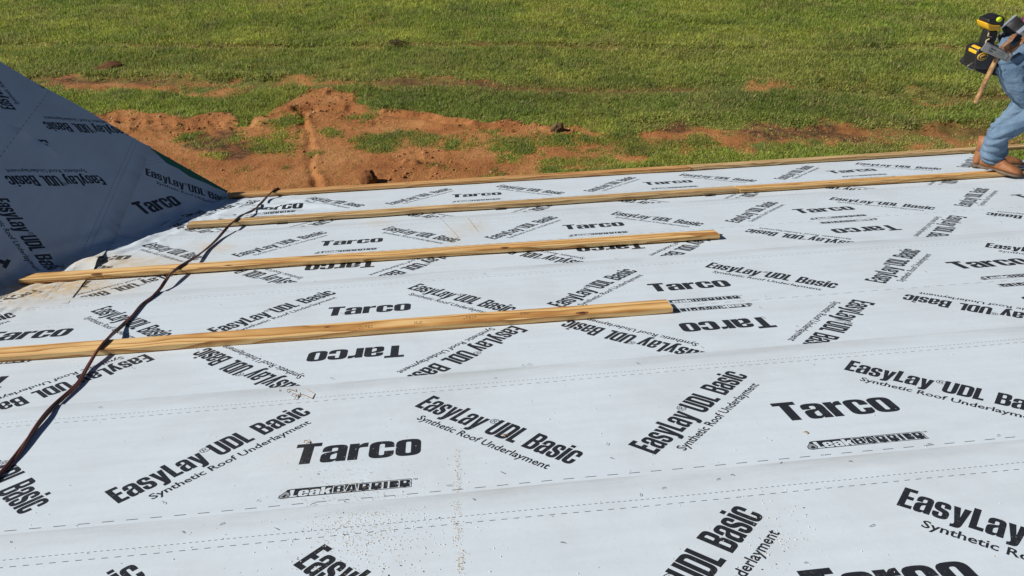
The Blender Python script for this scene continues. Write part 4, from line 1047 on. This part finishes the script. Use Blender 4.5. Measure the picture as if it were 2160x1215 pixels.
# the body under the clothes: one continuous skinned figure with head, hands and fingers
def body():
    V = []; Rr = []; E = []
    def add(p, r, par=None):
        V.append(Vector(p)); Rr.append(r)
        if par is not None: E.append((par, len(V)-1))
        return len(V)-1
    root = add(pel, .09); a = add(waist, .09, root); c = add(chest, (.085, .10), a); n = add(neck, .055, c); n2 = add(mid(neck, head, .5), .058, n)
    hd = (head-neck).normalized(); h1 = add(head, (.076, .072), n2); h2 = add(head+hd*.075+Vector((0, 0, .02)), (.083, .076), h1); add(head+hd*.135+Vector((-.01, 0, .03)), (.055, .052), h2)
    for H, K, S_, A in ((lH, lK, lS, lA), (rH, rK, rS, rA)):
        i = add(H, .075, root); i = add(mid(H, K, .5), .060, i); i = add(K, .048, i); i = add(S_, .042, i); add(A, .034, i)
    for sgn in (-1, 1):
        sh = chest+fwd*.13+latv*(.185*sgn); el = sh+Vector((.06, latv.y*.05*sgn, -.27)); wr = el+Vector((.17, -latv.y*.02*sgn, -.17))
        i = add(sh-latv*(.03*sgn)-fwd*.02, .026, c); i = add(mid(sh, el, .5), .034, i); i = add(el, .040, i); i = add(mid(el, wr, .5), .036, i); i = add(wr, (.026, .021), i)
        d = (wr-el).normalized(); pn = latv*(-sgn)                       # palms face each other
        k = (Vector((0, 0, -1))-d*d.dot(Vector((0, 0, -1)))).normalized()  # knuckle row runs along k
        pa = add(wr+d*.045, (.036, .017), i); kn = add(wr+d*.075, (.038, .015), pa)
        for f, (o_, ln) in enumerate(((-.030, .075), (-.010, .085), (.011, .078), (.030, .060))):
            p0 = wr+d*.088+k*o_; j = add(p0, .0098, kn); q = d
            for s_ in range(3):
                q = (q*.86+pn*.36).normalized(); p0 = p0+q*(ln/3*(1.15-.15*s_)); j = add(p0, .0088-.0009*s_, j)
        p0 = wr+d*.032-k*.032+pn*.006; j = add(p0, .012, pa); q = (d*.75-k*.65).normalized()
        for s_ in range(2):
            p0 = p0+q*.033; j = add(p0, .0105-.0012*s_, j); q = (q*.8+pn*.3+d*.25).normalized()
    o = skin_mesh("body", V, E, Rr, SKIN, worker, 2)
    hc = head+hd*.075
    f = (hd*.35+Vector((.62, 0, -.62))).normalized(); s = latv.normalized(); u = f.cross(s)
    if u.dot(hd) < 0: u = -u
    bm = bmesh.new(); bmesh.ops.create_uvsphere(bm, u_segments=20, v_segments=14, radius=1)
    for v in bm.verts:
        p = v.co.copy(); v.co = hc+u*.012-f*.012+f*(p.x*.098)+s*(p.y*.088)+u*(p.z*.098)
    bmesh.ops.delete(bm, geom=[v for v in bm.verts if (v.co-hc).dot(f) > .045 or (v.co-hc).dot(u) < -.045], context='VERTS')
    from_bm("hair", bm, HAIR, o, True)
    EYE = mat("eye", (.05, .03, .02), .2); LIP = mat("lip", (.35, .13, .10), .5)
    for sg in (-1, 1):
        bm = bmesh.new(); bmesh.ops.create_uvsphere(bm, u_segments=10, v_segments=8, radius=.0125, matrix=Matrix.Translation(hc+f*.066+s*(.032*sg)+u*.0)); from_bm("eye", bm, EYE, o, True)
        bm = bmesh.new(); bmesh.ops.create_uvsphere(bm, u_segments=10, v_segments=8, radius=1)
        for v in bm.verts: p = v.co.copy(); v.co = hc+s*(.080*sg)-f*.005-u*.008+f*(p.x*.018)+s*(p.y*.008)+u*(p.z*.030)
        from_bm("ear", bm, SKIN, o, True)
    bm = bmesh.new(); bm_tube(bm, [hc+f*.068+u*.008, hc+f*.086-u*.018, hc+f*.092-u*.030, hc+f*.074-u*.036], [.007, .011, .014, .009], 10); from_bm("nose", bm, SKIN, o, True)
    bm = bmesh.new(); bm_tube(bm, [hc+f*.070-u*.058-s*.024, hc+f*.080-u*.056, hc+f*.070-u*.058+s*.024], [.003, .007, .003], 8); from_bm("mouth", bm, LIP, o, True)
body()
# leather loops that carry the hammer
def strip(name, pts, w, th, wd, m, parent):
    bm = bmesh.new(); rings = []
    pts = [Vector(p) for p in pts]
    for i, p in enumerate(pts):
        d = (pts[min(i+1, len(pts)-1)]-pts[max(i-1, 0)]).normalized(); n_ = d.cross(wd).normalized(); s = n_.cross(d).normalized()
        rings.append([p+s*w/2+n_*th/2, p-s*w/2+n_*th/2, p-s*w/2-n_*th/2, p+s*w/2-n_*th/2])
    bm_rings(bm, rings); return from_bm(name, bm, m, parent)
YS = 2.055
wdv = Vector((.8, 0, .5))
strip("hammer_strap", [at(2141, 72, YS+.02), at(2131, 84, YS-.01), at(2122, 97, YS-.015), at(2124, 104, YS)], .026, .005, wdv, STRAP, belt)
strip("hammer_strap", [at(2162, 78, YS+.02), at(2152, 90, YS-.01), at(2140, 104, YS-.01), at(2134, 110, YS)], .026, .005, wdv, STRAP, belt)
bm = bmesh.new(); q = [at(x, y, YS+.012) for x, y in ((2117, 100), (2128, 92), (2141, 97), (2139, 108), (2130, 120), (2118, 113))]; back = [p+Vector((0, .03, 0)) for p in q]
bm_rings(bm, [back, q]); from_bm("hammer_pad", bm, STRAP, belt)

# ---- hammer
ham = empty("hammer", at(2104, 112, YS)); tag(ham, "steel hammer with a worn wooden handle hanging head up from the worker's belt", "hammer")
Yh = YS-.025
a, b = at(2075, 97, Yh), at(2128, 122, Yh); ax = (b-a).normalized(); L = (b-a).length; vv = Vector((0, -1, 0)); sd = ax.cross(vv).normalized()
if sd.z < 0: sd = -sd
Mh = Matrix((ax, vv, sd)).transposed().to_4x4(); Mh.translation = (a+b)/2
bm = bmesh.new()
rings = []
for x, h, w in ((-L/2, .024, .004), (-L/2+.012, .0245, .007), (-.01, .0235, .014), (L/2-.055, .022, .016), (L/2-.045, .019, .014), (L/2-.022, .019, .014), (L/2-.018, .023, .018), (L/2-.003, .023, .018), (L/2, .021, .016)):
    rings.append([Mh @ Vector((x, sy*w, sz*h)) for sy, sz in ((-1, -.8), (-.7, -1), (.7, -1), (1, -.8), (1, .8), (.7, 1), (-.7, 1), (-1, .8))])
bm_rings(bm, rings); from_bm("hammer_head", bm, STEEL, ham)
bm = bmesh.new(); bm_box(bm, (-L*.18, .0125, .004), (.030, .006, .005), Mh); bm_box(bm, (-L*.22, .0115, -.008), (.022, .006, .004), Mh); from_bm("head_slot", bm, BLACK, ham)
hp = [at(2106, 112, Yh), at(2102, 124, Yh), at(2090, 148, Yh), at(2076, 178, Yh), at(2064, 203, Yh), at(2057, 217, Yh)]
bm = bmesh.new(); bm_tube(bm, [Vector(p) for p in spline(hp, 5)], [.0125+.0030*abs(math.sin(i*.11)) for i in range(26)], 12, .75); from_bm("handle", bm, HANDLE, ham, True)

# ---- the black and yellow power tool hung behind the hip, and the black pouch below it
YT = 2.20
tool = empty("power_tool", at(2090, 95, YT)); tag(tool, "black and yellow power tool with a lime cap hooked on the back of the belt", "power tool")
def blob(name, poly, Y0, Y1, m, parent, bev=.006):
    bm = bmesh.new(); f = [at(x, y, Y0) for x, y in poly]; bk = [p+Vector((0, Y1-Y0, 0)) for p in f]
    bm_rings(bm, [bk, f]); bmesh.ops.recalc_face_normals(bm, faces=bm.faces)
    if bev: bmesh.ops.bevel(bm, geom=list(bm.edges), offset=bev, segments=2, affect='EDGES', profile=.6)
    return from_bm(name, bm, m, parent, True)
blob("tool_head", [(2086, 42), (2094, 40), (2104, 35), (2116, 34), (2121, 40), (2118, 54), (2112, 60), (2100, 56), (2085, 53)], YT-.045, YT+.045, BLACK, tool, .008)
blob("yellow_housing", [(2082, 49), (2096, 53), (2110, 53), (2114, 56), (2108, 65), (2090, 66), (2085, 61)], YT-.05, YT+.05, YEL, tool, .008)
bm = bmesh.new(); c = at(2108, 41, YT-.048); bmesh.ops.create_uvsphere(bm, u_segments=16, v_segments=10, radius=1)
for v in bm.verts: p = v.co.copy(); v.co = c+Vector((p.x*.017, p.y*.010, p.z*.014))
from_bm("lime_cap", bm, LIME, tool, True)
blob("grip", [(2086, 65), (2106, 65), (2104, 78), (2098, 92), (2094, 106), (2074, 104), (2080, 86), (2084, 76)], YT-.03, YT+.03, BLACK, tool, .007)
strip("grip_ring", [at(2086, 69, YT-.034), at(2084, 76, YT-.035), at(2092, 78, YT-.034)], .006, .004, Vector((0, 1, .3)), mat("cream_trim", (.6, .5, .3), .5), tool)
strip("grip_ring", [at(2087, 82, YT-.034), at(2081, 85, YT-.035), at(2079, 90, YT-.034)], .006, .004, Vector((0, 1, .3)), bpy.data.materials["cream_trim"], tool)
blob("yellow_side", [(2071, 100), (2070, 106), (2064, 112), (2058, 120), (2059, 110), (2064, 104)], YT-.05, YT+.02, YEL, tool, .004)
blob("tool_body", [(2064, 106), (2076, 101), (2106, 110), (2108, 140), (2092, 148), (2066, 146), (2056, 142), (2060, 118)], YT-.06, YT+.05, BLACK, tool, .010)
bd = empty("badge_centre"); bpy.data.objects.remove(bd)
cb = at(2072, 119, YT-.066); bx_ = (at(2083, 117, YT-.066)-cb); bz_ = Vector((0, 0, 1)).cross(bx_).cross(bx_).normalized()*-.022
def oval(name, k, y, m, par):
    bm = bmesh.new(); rings = []
    for off, kk in ((.0, 1.0), (-.004, 1.0), (-.006, .92)):
        rings.append([cb+bx_*(k*kk*math.cos(2*math.pi*i/24))+bz_*(k*kk*math.sin(2*math.pi*i/24))+Vector((0, off+y, 0)) for i in range(24)])
    bm_rings(bm, rings); return from_bm(name, bm, m, par, True)
bo = oval("badge", 1.0, 0, BADGE, tool); oval("badge_rim", .80, -.003, BLACK, bo); oval("badge_face", .62, -.006, BADGE, bo)
bm = bmesh.new()
for k in (-.45, -.15, .15, .45):
    c = cb+bx_*k*.9+Vector((0, -.013, 0)); bm_box(bm, c, (.005, .003, .012))
from_bm("badge_mark", bm, BLACK, bo)
bm = bmesh.new(); bm_tube(bm, [Vector(p) for p in spline([at(2060, 134, YT-.03), at(2052, 133, YT-.04), at(2043, 138, YT-.045), at(2041, 142, YT-.04), at(2048, 145, YT-.03), at(2058, 146, YT-.02)], 5)], .0035, 8); from_bm("belt_hook", bm, STEEL, tool, True)
pouch = empty("tool_pouch", at(2110, 155, 2.3)); tag(pouch, "large black nylon tool pouch hanging behind the worker's thigh", "pouch")
blob("bag", [(2084, 104), (2128, 104), (2140, 120), (2142, 162), (2112, 162), (2080, 158), (2064, 152), (2056, 147), (2062, 136), (2078, 130)], 2.24, 2.40, NYLON, pouch, .014)
blob("flap", [(2098, 120), (2124, 122), (2130, 138), (2112, 146), (2098, 140)], 2.228, 2.245, BELT, pouch, .004)
